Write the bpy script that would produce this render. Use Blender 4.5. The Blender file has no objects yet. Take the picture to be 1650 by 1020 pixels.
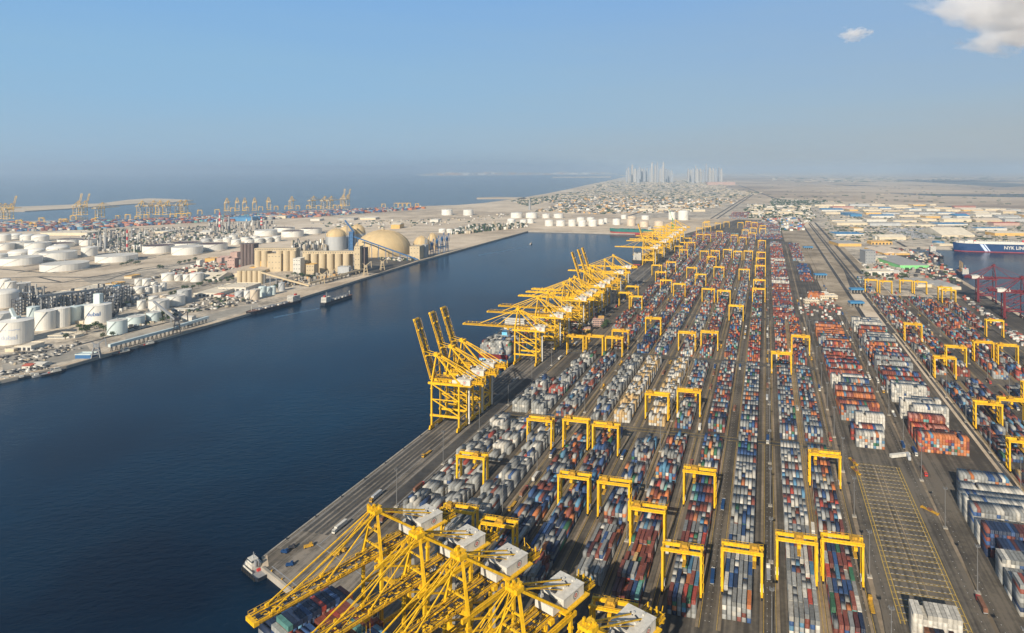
import bpy, bmesh, math, random
import numpy as np
from mathutils import Vector, Matrix
from mathutils.geometry import tessellate_polygon

R = random.Random(11)
SC = bpy.context.scene
COL = SC.collection

# ------------------------------------------------------------------ camera, sky, sun, exposure
HC, FP, CX, CY = 269.0, 1000.0, 985.0, 273.0      # camera height, focal length (px), principal point (px of a 1650x1020 frame)
cam = bpy.data.cameras.new('camera'); cam_ob = bpy.data.objects.new('camera', cam); COL.objects.link(cam_ob)
cam_ob.location = (0, 0, HC); cam_ob.rotation_euler = (math.pi/2, 0, 0)
cam.sensor_width = 36.0; cam.lens = FP/1650*36.0
cam.shift_x = (825-CX)/1650.0; cam.shift_y = (CY-510)/1650.0
cam.clip_start = 1.0; cam.clip_end = 300000.0
SC.camera = cam_ob
SUN_AZ, SUN_EL = 196.5, 29.0
sv = Vector((math.sin(math.radians(SUN_AZ))*math.cos(math.radians(SUN_EL)), math.cos(math.radians(SUN_AZ))*math.cos(math.radians(SUN_EL)), math.sin(math.radians(SUN_EL))))
world = bpy.data.worlds.new('World'); SC.world = world; world.use_nodes = True
wn = world.node_tree; wn.nodes.clear()
sky = wn.nodes.new('ShaderNodeTexSky'); sky.sky_type = 'NISHITA'; sky.sun_disc = False
sky.sun_elevation = math.radians(SUN_EL); sky.sun_rotation = math.radians(SUN_AZ)
sky.altitude = 200; sky.air_density = 1.0; sky.dust_density = 1.2; sky.ozone_density = 2.0
bg = wn.nodes.new('ShaderNodeBackground'); bg.inputs['Strength'].default_value = 0.06
wo = wn.nodes.new('ShaderNodeOutputWorld')
# a thick, even band of haze low in the sky, the same all round
tc = wn.nodes.new('ShaderNodeTexCoord'); sx = wn.nodes.new('ShaderNodeSeparateXYZ'); wn.links.new(tc.outputs['Generated'], sx.inputs[0])
m1 = wn.nodes.new('ShaderNodeMapRange'); m1.inputs[1].default_value = 0.25; m1.inputs[2].default_value = 0.8; m1.inputs[3].default_value = 0.85; m1.inputs[4].default_value = 0.0; m1.interpolation_type = 'SMOOTHSTEP'
wn.links.new(sx.outputs['Z'], m1.inputs[0])
rp = wn.nodes.new('ShaderNodeValToRGB'); rp.color_ramp.elements[0].position = 0.0; rp.color_ramp.elements[0].color = (0.38, 0.53, 0.71, 1)
rp.color_ramp.elements[1].position = 0.32; rp.color_ramp.elements[1].color = (0.22, 0.49, 0.92, 1)
e_ = rp.color_ramp.elements.new(0.13); e_.color = (0.30, 0.56, 0.84, 1)
nz = wn.nodes.new('ShaderNodeTexNoise'); nz.inputs['Scale'].default_value = 2.5; nz.inputs['Detail'].default_value = 6
mpz = wn.nodes.new('ShaderNodeMapping'); mpz.inputs['Scale'].default_value = (1, 1, 9); wn.links.new(tc.outputs['Generated'], mpz.inputs[0]); wn.links.new(mpz.outputs[0], nz.inputs['Vector'])
za = wn.nodes.new('ShaderNodeMath'); za.operation = 'MULTIPLY_ADD'; za.inputs[1].default_value = 0.11; za.inputs[2].default_value = -0.055; wn.links.new(nz.outputs['Fac'], za.inputs[0])
zb = wn.nodes.new('ShaderNodeMath'); zb.operation = 'ADD'; wn.links.new(za.outputs[0], zb.inputs[0]); wn.links.new(sx.outputs['Z'], zb.inputs[1])
wn.links.new(zb.outputs[0], rp.inputs[0])
sc_n = wn.nodes.new('ShaderNodeVectorMath'); sc_n.operation = 'SCALE'; sc_n.inputs['Scale'].default_value = 11.6; wn.links.new(rp.outputs[0], sc_n.inputs[0])
mxs = wn.nodes.new('ShaderNodeMix'); mxs.data_type = 'RGBA'
# dustier and greyer air inland (east), bluer over the sea (west): a smooth change all the way round
mxa = wn.nodes.new('ShaderNodeMapRange'); mxa.inputs[1].default_value = -0.7; mxa.inputs[2].default_value = 0.7; mxa.interpolation_type = 'SMOOTHSTEP'
wn.links.new(sx.outputs['X'], mxa.inputs[0])
rp2 = wn.nodes.new('ShaderNodeValToRGB'); rp2.color_ramp.elements[0].position = 0.0; rp2.color_ramp.elements[0].color = (0.46, 0.49, 0.51, 1)
rp2.color_ramp.elements[1].position = 0.34; rp2.color_ramp.elements[1].color = (0.25, 0.49, 0.88, 1); e2 = rp2.color_ramp.elements.new(0.10); e2.color = (0.40, 0.53, 0.65, 1)
rp.color_ramp.elements[0].color = (0.34, 0.54, 0.74, 1)
mxb = wn.nodes.new('ShaderNodeMix'); mxb.data_type = 'RGBA'; wn.links.new(mxa.outputs[0], mxb.inputs[0]); wn.links.new(rp.outputs[0], mxb.inputs[6]); wn.links.new(rp2.outputs[0], mxb.inputs[7])
wn.links.new(zb.outputs[0], rp2.inputs[0]); wn.links.new(mxb.outputs[2], sc_n.inputs[0])
wn.links.new(m1.outputs[0], mxs.inputs[0]); wn.links.new(sky.outputs[0], mxs.inputs[6]); wn.links.new(sc_n.outputs[0], mxs.inputs[7]); wn.links.new(mxs.outputs[2], bg.inputs[0])
wn.links.new(bg.outputs[0], wo.inputs[0])
sl = bpy.data.lights.new('sun', 'SUN'); sl.energy = 5.0; sl.angle = math.radians(0.53); sl.color = (1.0, 0.91, 0.78)
so = bpy.data.objects.new('sun', sl); COL.objects.link(so); so.rotation_euler = (-sv).to_track_quat('-Z', 'Y').to_euler()
so.location = (0, 0, 400)
vs = SC.view_settings; vs.view_transform = 'Standard'; vs.look = 'None'; vs.exposure = 0.4; vs.gamma = 1.0
vs.use_curve_mapping = False
HAZE_DENSITY = 0.000064
SC.cycles.volume_bounces = 5; SC.cycles.max_bounces = 5; SC.cycles.diffuse_bounces = 2; SC.cycles.glossy_bounces = 2

# ------------------------------------------------------------------ frames of reference on the ground
A = Vector((0.2425, 0.9701, 0)); B = Vector((0.9701, -0.2425, 0))
ROW_ROT = -math.atan2(0.2425, 0.9701)
def P(x, y, z=0.0):                   # ground (or height z) point seen at a place of the photograph
    Y = (HC-z)*FP/(y-CY); return Vector(((x-CX)*Y/FP, Y, z))
def W(t, s, z=0.0): return B*t + A*s + Vector((0, 0, z))
def TS(p): return (p.x*B.x+p.y*B.y, p.x*A.x+p.y*A.y)
def PIX(p):
    if p.y < 5: return (-9999, -9999)
    return (CX+p.x/p.y*FP, CY+(HC-p.z)/p.y*FP)
CORNER = W(-340, 353)
DV = Vector((0.805, -0.594, 0)).normalized(); NV = Vector((0.594, 0.805, 0)).normalized()
END_ROT = math.atan2(NV.y, NV.x)
def E(n, d, z=0.0): return CORNER + NV*n + DV*d + Vector((0, 0, z))
ORD = ['', 'first', 'second', 'third', 'fourth', 'fifth', 'sixth', 'seventh', 'eighth', 'ninth', 'tenth', 'eleventh', 'twelfth', 'thirteenth',
       'fourteenth', 'fifteenth', 'sixteenth', 'seventeenth', 'eighteenth', 'nineteenth', 'twentieth']
def ordn(i):
    if i < len(ORD): return ORD[i]
    if i < 30: return 'twenty-' + ORD[i-20]
    if i == 30: return 'thirtieth'
    return 'thirty-' + ORD[i-30] if i < 40 else 'fortieth'

# ------------------------------------------------------------------ materials
MATS = {}
def mat(name, col, rough=0.6, metal=0.0, var=0.12, scale=0.4, bump=0.0, obj_space=True, spec=0.4, each=0.06):
    if name in MATS: return MATS[name]
    m = bpy.data.materials.new(name); m.use_nodes = True; nt = m.node_tree
    b = nt.nodes['Principled BSDF']
    b.inputs['Roughness'].default_value = rough; b.inputs['Metallic'].default_value = metal
    b.inputs['Specular IOR Level'].default_value = spec
    if var > 0:
        g = nt.nodes.new('ShaderNodeNewGeometry')
        n = nt.nodes.new('ShaderNodeTexNoise'); n.inputs['Scale'].default_value = scale; n.inputs['Detail'].default_value = 5
        n.inputs['Roughness'].default_value = 0.65
        mp = nt.nodes.new('ShaderNodeMapping'); mp.inputs['Scale'].default_value = (1, 1, 0.22)
        nt.links.new(g.outputs['Position'], mp.inputs[0]); nt.links.new(mp.outputs[0], n.inputs['Vector'])
        mr = nt.nodes.new('ShaderNodeMapRange'); mr.inputs[1].default_value = 0.25; mr.inputs[2].default_value = 0.75
        mr.inputs[3].default_value = 1-var*1.6; mr.inputs[4].default_value = 1+var
        nt.links.new(n.outputs['Fac'], mr.inputs[0])
        mx = nt.nodes.new('ShaderNodeMix'); mx.data_type = 'RGBA'; mx.blend_type = 'MULTIPLY'; mx.inputs[0].default_value = 1
        mx.inputs[6].default_value = (*col, 1)
        oi = nt.nodes.new('ShaderNodeObjectInfo'); mr2 = nt.nodes.new('ShaderNodeMapRange'); mr2.inputs[3].default_value = 1-each; mr2.inputs[4].default_value = 1+each*0.7
        nt.links.new(oi.outputs['Random'], mr2.inputs[0]); mm = nt.nodes.new('ShaderNodeMath'); mm.operation = 'MULTIPLY'
        nt.links.new(mr.outputs[0], mm.inputs[0]); nt.links.new(mr2.outputs[0], mm.inputs[1]); nt.links.new(mm.outputs[0], mx.inputs[7])
        nt.links.new(mx.outputs[2], b.inputs['Base Color'])
        if bump:
            bp = nt.nodes.new('ShaderNodeBump'); bp.inputs['Strength'].default_value = bump; bp.inputs['Distance'].default_value = 0.3
            nt.links.new(n.outputs['Fac'], bp.inputs['Height']); nt.links.new(bp.outputs[0], b.inputs['Normal'])
    else:
        b.inputs['Base Color'].default_value = (*col, 1)
    MATS[name] = m
    return m

def attr_mat(name, rough=0.6, var=0.15, scale=0.35):
    m = bpy.data.materials.new(name); m.use_nodes = True; nt = m.node_tree; b = nt.nodes['Principled BSDF']
    b.inputs['Roughness'].default_value = rough; b.inputs['Specular IOR Level'].default_value = 0.25
    a = nt.nodes.new('ShaderNodeAttribute'); a.attribute_name = 'Col'
    g = nt.nodes.new('ShaderNodeNewGeometry'); n = nt.nodes.new('ShaderNodeTexNoise'); n.inputs['Scale'].default_value = scale
    n.inputs['Detail'].default_value = 4
    nt.links.new(g.outputs['Position'], n.inputs['Vector'])
    mr = nt.nodes.new('ShaderNodeMapRange'); mr.inputs[1].default_value = 0.3; mr.inputs[2].default_value = 0.7
    mr.inputs[3].default_value = 1-var; mr.inputs[4].default_value = 1+var*0.6
    nt.links.new(n.outputs['Fac'], mr.inputs[0])
    mx = nt.nodes.new('ShaderNodeMix'); mx.data_type = 'RGBA'; mx.blend_type = 'MULTIPLY'; mx.inputs[0].default_value = 1
    nt.links.new(a.outputs['Color'], mx.inputs[6]); nt.links.new(mr.outputs[0], mx.inputs[7])
    nt.links.new(mx.outputs[2], b.inputs['Base Color'])
    return m

YEL = mat('crane_yellow', (0.78, 0.44, 0.010), 0.5, 0, 0.26, 0.9)
YEL2 = mat('crane_yellow_worn', (0.50, 0.27, 0.02), 0.65, 0, 0.35, 1.1)
WHT = mat('white_paint', (0.60, 0.56, 0.47), 0.6, 0, 0.18, 0.5)
TANKW = mat('tank_white', (0.70, 0.66, 0.57), 0.5, 0, 0.07, 0.12)
TANKG = mat('tank_pale_green', (0.55, 0.62, 0.58), 0.5, 0, 0.07, 0.12)
TANKB = mat('tank_buff', (0.62, 0.50, 0.36), 0.6, 0, 0.1, 0.1)
TANKGR = mat('tank_grey', (0.42, 0.42, 0.40), 0.6, 0, 0.12, 0.1)
TANKTOP = mat('tank_floating_roof', (0.10, 0.055, 0.045), 0.8, 0, 0.2, 0.1)
TANKTOPW = mat('tank_roof_dusty', (0.58, 0.54, 0.46), 0.7, 0, 0.15, 0.1)
DARK = mat('dark_steel', (0.035, 0.035, 0.04), 0.6, 0, 0.2, 0.6)
GREYST = mat('grey_steel', (0.28, 0.28, 0.27), 0.55, 0, 0.15, 0.4)
MASTM = mat('mast_grey', (0.16, 0.155, 0.145), 0.6, 0, 0.1, 0.3)
RUST = mat('rust_steel', (0.20, 0.09, 0.05), 0.8, 0, 0.25, 0.6)
REDST = mat('crane_red', (0.15, 0.014, 0.02), 0.5, 0, 0.12, 0.5)
GREENST = mat('crane_green', (0.04, 0.26, 0.10), 0.5, 0, 0.12, 0.5)
BLUEST = mat('gantry_blue', (0.035, 0.12, 0.26), 0.5, 0, 0.12, 0.5)
GLASS = mat('window_glass', (0.03, 0.05, 0.07), 0.12, 0, 0, spec=0.7)
TYRE = mat('black_rubber', (0.012, 0.012, 0.012), 0.85, 0, 0)
CONC = mat('concrete', (0.36, 0.32, 0.26), 0.85, 0, 0.18, 0.08)
TAN = mat('tan_concrete', (0.52, 0.41, 0.25), 0.85, 0, 0.10, 0.08)
TAND = mat('dome_tan', (0.55, 0.40, 0.20), 0.8, 0, 0.09, 0.05)
OCHRE = mat('ochre_cladding', (0.60, 0.36, 0.10), 0.75, 0, 0.1, 0.1)
PINK = mat('pink_render', (0.44, 0.29, 0.23), 0.85, 0, 0.12, 0.1)
BROWN = mat('brown_cladding', (0.14, 0.10, 0.085), 0.7, 0, 0.2, 0.1)
CREAM = mat('cream_wall', (0.60, 0.50, 0.34), 0.85, 0, 0.1, 0.1)
CREAMR = mat('cream_roof', (0.66, 0.57, 0.42), 0.8, 0, 0.14, 0.05)
GREYR = mat('grey_roof', (0.36, 0.34, 0.30), 0.75, 0, 0.18, 0.06)
BLUER = mat('blue_roof', (0.05, 0.20, 0.36), 0.6, 0, 0.12, 0.1)
GREENW = mat('green_wall', (0.20, 0.55, 0.20), 0.7, 0, 0.1, 0.1)
REDR = mat('red_roof', (0.42, 0.10, 0.06), 0.75, 0, 0.15, 0.1)
TREE = mat('tree_foliage', (0.045, 0.075, 0.025), 0.9, 0, 0.35, 0.25)
TRUNK = mat('tree_bark', (0.12, 0.08, 0.05), 0.9, 0, 0.2, 0.8)
HULLB = mat('hull_black', (0.02, 0.025, 0.035), 0.4, 0, 0.15, 0.2)
HULLBL = mat('hull_blue', (0.008, 0.042, 0.125), 0.4, 0, 0.10, 0.05)
HULLLB = mat('hull_light_blue', (0.16, 0.48, 0.68), 0.45, 0, 0.10, 0.1)
HULLR = mat('hull_red', (0.33, 0.04, 0.035), 0.6, 0, 0.2, 0.15)
HULLG = mat('hull_green', (0.02, 0.15, 0.12), 0.5, 0, 0.12, 0.1)
STRIPE = mat('hull_stripe', (0.55, 0.62, 0.78), 0.45, 0, 0.05, 0.1)
INK = mat('lettering_blue', (0.10, 0.17, 0.33), 0.6, 0, 0)
INKP = mat('lettering_pale', (0.44, 0.47, 0.52), 0.6, 0, 0)
GRILL = mat('logo_ink', (0.12, 0.12, 0.13), 0.6, 0, 0)
REDD = mat('red_paint', (0.50, 0.05, 0.04), 0.5, 0, 0.1, 0.4)
DECK = mat('ship_deck', (0.22, 0.12, 0.08), 0.8, 0, 0.2, 0.3)
CONTM = attr_mat('container_paint')
FARM = attr_mat('distant_building_paint', 0.85, 0.1, 0.05)

# ------------------------------------------------------------------ mesh builder
class MB:
    def __init__(s): s.v = []; s.f = []; s.m = []
    def quadbox(s, c, mi=0, bottom=True):            # c: eight corners, bottom ring then top ring
        b = len(s.v); s.v += [tuple(p) for p in c]
        fs = [(4, 5, 6, 7), (0, 1, 5, 4), (1, 2, 6, 5), (2, 3, 7, 6), (3, 0, 4, 7)]
        if bottom: fs.append((3, 2, 1, 0))
        for q in fs: s.f.append(tuple(b+i for i in q)); s.m.append(mi)
    def box(s, x0, x1, y0, y1, z0, z1, mi=0, bottom=True):
        s.quadbox([(x0, y0, z0), (x1, y0, z0), (x1, y1, z0), (x0, y1, z0), (x0, y0, z1), (x1, y0, z1), (x1, y1, z1), (x0, y1, z1)], mi, bottom)
    def beam(s, p, q, w, h=None, mi=0, w2=None):
        p, q = Vector(p), Vector(q); h = h or w; w2 = w2 or w; h2 = h*w2/w
        d = (q-p).normalized(); up = Vector((0, 0, 1))
        if abs(d.z) > 0.98: up = Vector((0, 1, 0))
        sx = d.cross(up).normalized(); sy = sx.cross(d).normalized()
        r = []
        for o, ww, hh in ((p, w, h), (q, w2, h2)):
            for a, b in ((-1, -1), (1, -1), (1, 1), (-1, 1)): r.append(o+sx*(a*ww/2)+sy*(b*hh/2))
        b0 = len(s.v); s.v += [tuple(x) for x in r]
        for f in ((0, 1, 2, 3), (7, 6, 5, 4), (0, 4, 5, 1), (1, 5, 6, 2), (2, 6, 7, 3), (3, 7, 4, 0)):
            s.f.append(tuple(b0+i for i in f)); s.m.append(mi)
    def lathe(s, prof, n=24, mi=0, cx=0, cy=0, capt=True, capb=False, mtop=None):
        b0 = len(s.v)
        for r, z in prof:
            for k in range(n):
                a = 2*math.pi*k/n; s.v.append((cx+r*math.cos(a), cy+r*math.sin(a), z))
        for j in range(len(prof)-1):
            for k in range(n):
                k2 = (k+1) % n
                s.f.append((b0+j*n+k, b0+j*n+k2, b0+(j+1)*n+k2, b0+(j+1)*n+k)); s.m.append(mi)
        if capt: s.f.append(tuple(b0+(len(prof)-1)*n+k for k in range(n))); s.m.append(mi if mtop is None else mtop)
        if capb: s.f.append(tuple(b0+k for k in reversed(range(n)))); s.m.append(mi)
    def mesh(s, name, mats, smooth=False):
        me = bpy.data.meshes.new(name); me.from_pydata(s.v, [], s.f)
        for m in (mats if isinstance(mats, (list, tuple)) else [mats]): me.materials.append(m)
        if len(me.materials) > 1: me.polygons.foreach_set('material_index', s.m)
        if smooth: me.polygons.foreach_set('use_smooth', [True]*len(s.f))
        me.update(); return me

def link(name, me, parent=None, loc=None, rotz=None, scale=None):
    o = bpy.data.objects.new(name, me); COL.objects.link(o)
    if parent is not None: o.parent = parent
    if loc is not None: o.location = loc
    if rotz is not None: o.rotation_euler = (0, 0, rotz)
    if scale is not None: o.scale = scale
    return o
def tag(o, label, cat, group=None):
    o['label'] = label; o['category'] = cat
    if group: o['group'] = group
    return o
def thing(name, label, cat, loc=(0, 0, 0), rotz=0.0, group=None, scale=None):
    o = link(name, None, None, loc, rotz, scale); o.empty_display_size = 0.5
    return tag(o, label, cat, group)
def kit_instance(name, kit, label, cat, loc, rotz=0.0, group=None, scale=None):
    """kit: list of (part name, mesh, [sub parts (name, mesh)])"""
    r = thing(name, label, cat, loc, rotz, group, scale)
    for nm, me, subs in kit:
        c = link(nm, me, r)
        for sn, sm in subs: link(sn, sm, c)
    return r
def structure(name, me): o = link(name, me); o['kind'] = 'structure'; return o
def stuff(name, me, parent=None): o = link(name, me, parent); o['kind'] = 'stuff'; return o

def poly_sheet(mb, pts, z, mi=0):
    """flat polygon through ground points"""
    t = tessellate_polygon([[Vector((p[0], p[1], 0)) for p in pts]])
    b = len(mb.v); mb.v += [(p[0], p[1], z) for p in pts]
    for tri in t:
        a, c, d = [mb.v[b+i] for i in tri]
        cr = (c[0]-a[0])*(d[1]-a[1])-(c[1]-a[1])*(d[0]-a[0])
        tr = tri if cr > 0 else tri[::-1]
        mb.f.append(tuple(b+i for i in tr)); mb.m.append(mi)
def strip(mb, t0, t1, s0, s1, z, mi=0):
    poly_sheet(mb, [W(t0, s0), W(t1, s0), W(t1, s1), W(t0, s1)], z, mi)
def estrip(mb, n0, n1, d0, d1, z, mi=0):
    poly_sheet(mb, [E(n0, d0), E(n0, d1), E(n1, d1), E(n1, d0)], z, mi)

# bulk boxes with a colour each -> one mesh
def bulk_mesh(name, arr, cols, material):
    """arr rows: cx cy z0 hx hy h rot ; faces: top + 4 sides"""
    a = np.asarray(arr, dtype=np.float64); n = len(a)
    c, s = np.cos(a[:, 6]), np.sin(a[:, 6])
    sx = np.array([-1, 1, 1, -1]*2); sy = np.array([-1, -1, 1, 1]*2); sz = np.array([0]*4+[1]*4)
    lx = sx[None]*a[:, 3:4]; ly = sy[None]*a[:, 4:5]
    X = a[:, 0:1]+lx*c[:, None]-ly*s[:, None]; Y = a[:, 1:2]+lx*s[:, None]+ly*c[:, None]; Z = a[:, 2:3]+sz[None]*a[:, 5:6]
    V = np.stack([X, Y, Z], -1).reshape(-1, 3)
    F = np.array([(4, 5, 6, 7), (0, 1, 5, 4), (1, 2, 6, 5), (2, 3, 7, 6), (3, 0, 4, 7)])
    FF = (F[None]+np.arange(n)[:, None, None]*8).reshape(-1)
    me = bpy.data.meshes.new(name); me.vertices.add(n*8); me.vertices.foreach_set('co', V.ravel())
    me.loops.add(n*20); me.loops.foreach_set('vertex_index', FF.astype(np.int32))
    me.polygons.add(n*5); me.polygons.foreach_set('loop_start', np.arange(0, n*20, 4, dtype=np.int32))
    me.update(calc_edges=True)
    ca = me.color_attributes.new('Col', 'FLOAT_COLOR', 'CORNER')
    cc = np.ones((n, 20, 4)); cc[:, :, :3] = np.asarray(cols)[:, None, :]
    ca.data.foreach_set('color', cc.ravel().astype(np.float32))
    me.materials.append(material); me.validate(); return me

# ------------------------------------------------------------------ ground, water, haze
def ground_mat(name, c0, c1, c2, scales=(0.0012, 0.012, 0.15), rough=0.9, w=(0.5, 0.3, 0.2), streak=None):
    m = bpy.data.materials.new(name); m.use_nodes = True; nt = m.node_tree; b = nt.nodes['Principled BSDF']
    b.inputs['Roughness'].default_value = rough; b.inputs['Specular IOR Level'].default_value = 0.2
    g = nt.nodes.new('ShaderNodeNewGeometry'); acc = None
    for sc_, ww in zip(scales, w):
        n = nt.nodes.new('ShaderNodeTexNoise'); n.inputs['Scale'].default_value = sc_; n.inputs['Detail'].default_value = 6
        n.inputs['Roughness'].default_value = 0.6
        nt.links.new(g.outputs['Position'], n.inputs['Vector'])
        mm = nt.nodes.new('ShaderNodeMath'); mm.operation = 'MULTIPLY'; mm.inputs[1].default_value = ww
        nt.links.new(n.outputs['Fac'], mm.inputs[0])
        if acc is None: acc = mm
        else:
            ad = nt.nodes.new('ShaderNodeMath'); ad.operation = 'ADD'
            nt.links.new(acc.outputs[0], ad.inputs[0]); nt.links.new(mm.outputs[0], ad.inputs[1]); acc = ad
    if streak:                                        # tyre marks and joints that run along the rows
        mp = nt.nodes.new('ShaderNodeMapping'); mp.inputs['Rotation'].default_value = (0, 0, -ROW_ROT)
        mp2 = nt.nodes.new('ShaderNodeMapping'); mp2.inputs['Scale'].default_value = (streak, 0.004, 1)
        nt.links.new(g.outputs['Position'], mp.inputs[0]); nt.links.new(mp.outputs[0], mp2.inputs[0])
        n = nt.nodes.new('ShaderNodeTexNoise'); n.inputs['Scale'].default_value = 1.0; n.inputs['Detail'].default_value = 4
        nt.links.new(mp2.outputs[0], n.inputs['Vector'])
        mm = nt.nodes.new('ShaderNodeMath'); mm.operation = 'MULTIPLY_ADD'; mm.inputs[1].default_value = 0.5; mm.inputs[2].default_value = -0.25
        nt.links.new(n.outputs['Fac'], mm.inputs[0])
        ad = nt.nodes.new('ShaderNodeMath'); ad.operation = 'ADD'
        nt.links.new(acc.outputs[0], ad.inputs[0]); nt.links.new(mm.outputs[0], ad.inputs[1]); acc = ad
    cr = nt.nodes.new('ShaderNodeValToRGB'); e = cr.color_ramp.elements
    e[0].position = 0.43; e[0].color = (*c0, 1); e[1].position = 0.57; e[1].color = (*c2, 1)
    k = e.new(0.5); k.color = (*c1, 1)
    nt.links.new(acc.outputs[0], cr.inputs[0]); nt.links.new(cr.outputs[0], b.inputs['Base Color'])
    return m
SAND = ground_mat('desert_sand', (0.36, 0.28, 0.19), (0.55, 0.44, 0.305), (0.66, 0.54, 0.39))
DESERT = ground_mat('desert_plain', (0.27, 0.20, 0.14), (0.42, 0.32, 0.215), (0.52, 0.41, 0.29), (0.0004, 0.0016, 0.01))
INDG = ground_mat('industrial_ground', (0.22, 0.185, 0.14), (0.42, 0.355, 0.265), (0.60, 0.51, 0.38), (0.006, 0.03, 0.15), w=(0.35, 0.35, 0.3))
ASPH = ground_mat('yard_asphalt', (0.060, 0.051, 0.040), (0.095, 0.081, 0.062), (0.145, 0.122, 0.092), (0.006, 0.04, 0.3), streak=0.35)
QUAYM = ground_mat('quay_concrete', (0.095, 0.082, 0.064), (0.165, 0.143, 0.112), (0.24, 0.205, 0.16), (0.01, 0.06, 0.4), streak=0.6)
ROADM = ground_mat('road_asphalt', (0.045, 0.043, 0.04), (0.07, 0.066, 0.06), (0.10, 0.092, 0.08), (0.01, 0.05, 0.3))
BEACH = ground_mat('island_sand', (0.42, 0.33, 0.23), (0.52, 0.42, 0.29), (0.60, 0.48, 0.34))
LCONC = ground_mat('light_concrete', (0.25, 0.225, 0.18), (0.33, 0.295, 0.235), (0.41, 0.36, 0.28), (0.01, 0.05, 0.3))
DIRT = ground_mat('brown_dirt', (0.15, 0.115, 0.075), (0.22, 0.17, 0.11), (0.30, 0.23, 0.155), (0.01, 0.05, 0.3))
DIRT2 = ground_mat('sandy_dirt', (0.20, 0.155, 0.10), (0.31, 0.245, 0.165), (0.42, 0.335, 0.23), (0.01, 0.05, 0.3))
COAL = ground_mat('dark_stockyard', (0.05, 0.045, 0.04), (0.09, 0.08, 0.065), (0.15, 0.13, 0.1), (0.01, 0.04, 0.2))

wm = bpy.data.materials.new('sea_water'); wm.use_nodes = True; nt = wm.node_tree; b = nt.nodes['Principled BSDF']
b.inputs['Roughness'].default_value = 0.16; b.inputs['IOR'].default_value = 1.15; b.inputs['Specular IOR Level'].default_value = 0.4
g = nt.nodes.new('ShaderNodeNewGeometry')
n1 = nt.nodes.new('ShaderNodeTexNoise'); n1.inputs['Scale'].default_value = 0.0035; n1.inputs['Detail'].default_value = 5
nt.links.new(g.outputs['Position'], n1.inputs['Vector'])
cr = nt.nodes.new('ShaderNodeValToRGB'); e = cr.color_ramp.elements
e[0].position = 0.35; e[0].color = (0.0, 0.005, 0.016, 1); e[1].position = 0.65; e[1].color = (0.0, 0.022, 0.050, 1)
nt.links.new(n1.outputs['Fac'], cr.inputs[0]); nt.links.new(cr.outputs[0], b.inputs['Base Color'])
n2 = nt.nodes.new('ShaderNodeTexNoise'); n2.inputs['Scale'].default_value = 0.11; n2.inputs['Detail'].default_value = 8; n2.inputs['Roughness'].default_value = 0.62
mpw = nt.nodes.new('ShaderNodeMapping'); mpw.inputs['Scale'].default_value = (1, 1.7, 1); mpw.inputs['Rotation'].default_value = (0, 0, 0.5)
nt.links.new(g.outputs['Position'], mpw.inputs[0]); nt.links.new(mpw.outputs[0], n2.inputs['Vector'])
bp = nt.nodes.new('ShaderNodeBump'); bp.inputs['Distance'].default_value = 1.6
n3 = nt.nodes.new('ShaderNodeTexNoise'); n3.inputs['Scale'].default_value = 0.006; n3.inputs['Detail'].default_value = 6; n3.inputs['Distortion'].default_value = 0.6
mpx = nt.nodes.new('ShaderNodeMapping'); mpx.inputs['Scale'].default_value = (1, 0.35, 1); mpx.inputs['Rotation'].default_value = (0, 0, 0.35); nt.links.new(g.outputs['Position'], mpx.inputs[0]); nt.links.new(mpx.outputs[0], n3.inputs['Vector'])
m3 = nt.nodes.new('ShaderNodeMapRange'); m3.inputs[1].default_value = 0.35; m3.inputs[2].default_value = 0.65; m3.inputs[3].default_value = 0.12; m3.inputs[4].default_value = 0.45; nt.links.new(n3.outputs['Fac'], m3.inputs[0]); nt.links.new(m3.outputs[0], bp.inputs['Strength'])
nt.links.new(n2.outputs['Fac'], bp.inputs['Height']); nt.links.new(bp.outputs[0], b.inputs['Normal'])
mb = MB(); mb.v = [(-120000, -2000, -3.5), (120000, -2000, -3.5), (120000, 140000, -3.5), (-120000, 140000, -3.5)]; mb.f = [(0, 1, 2, 3)]; mb.m = [0]
structure('sea', mb.mesh('sea', wm))

# the land with the right-hand basin cut out, its edge dropping to the water as quay wall
coast = [P(0, 357), P(110, 355), P(230, 353.5), P(330, 348), P(400, 345), P(500, 339), P(600, 335), P(680, 332), P(735, 330.5), P(780, 327), P(832, 320), P(850, 317),
         P(880, 312), P(915, 305), P(950, 297), P(985, 290), P(1002, 286), P(1020, 283)]
lq = [P(-60, 631), P(0, 614), P(107, 590), P(417, 501), P(675, 421), P(851, 372.5)]
far_end = [P(905, 373.5), P(985, 376), W(-340, 2560)]
end_q = [W(-340, 353+6), E(4, 4), E(0, 9), E(0, 800)]
land = [Vector((-1500, 400, 0))] + lq + far_end + end_q + [Vector((1500, -900, 0)), Vector((70000, -900, 0)), Vector((70000, 90000, 0)), Vector((9000, 90000, 0))] \
    + coast[::-1] + [Vector((-5200, 3300, 0)), Vector((-9000, 3300, 0)), Vector((-9000, 400, 0))]
HOLE = [W(452, 640), W(460, 1400), W(466, 2318), W(1900, 2330), W(1900, 640)]
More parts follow.
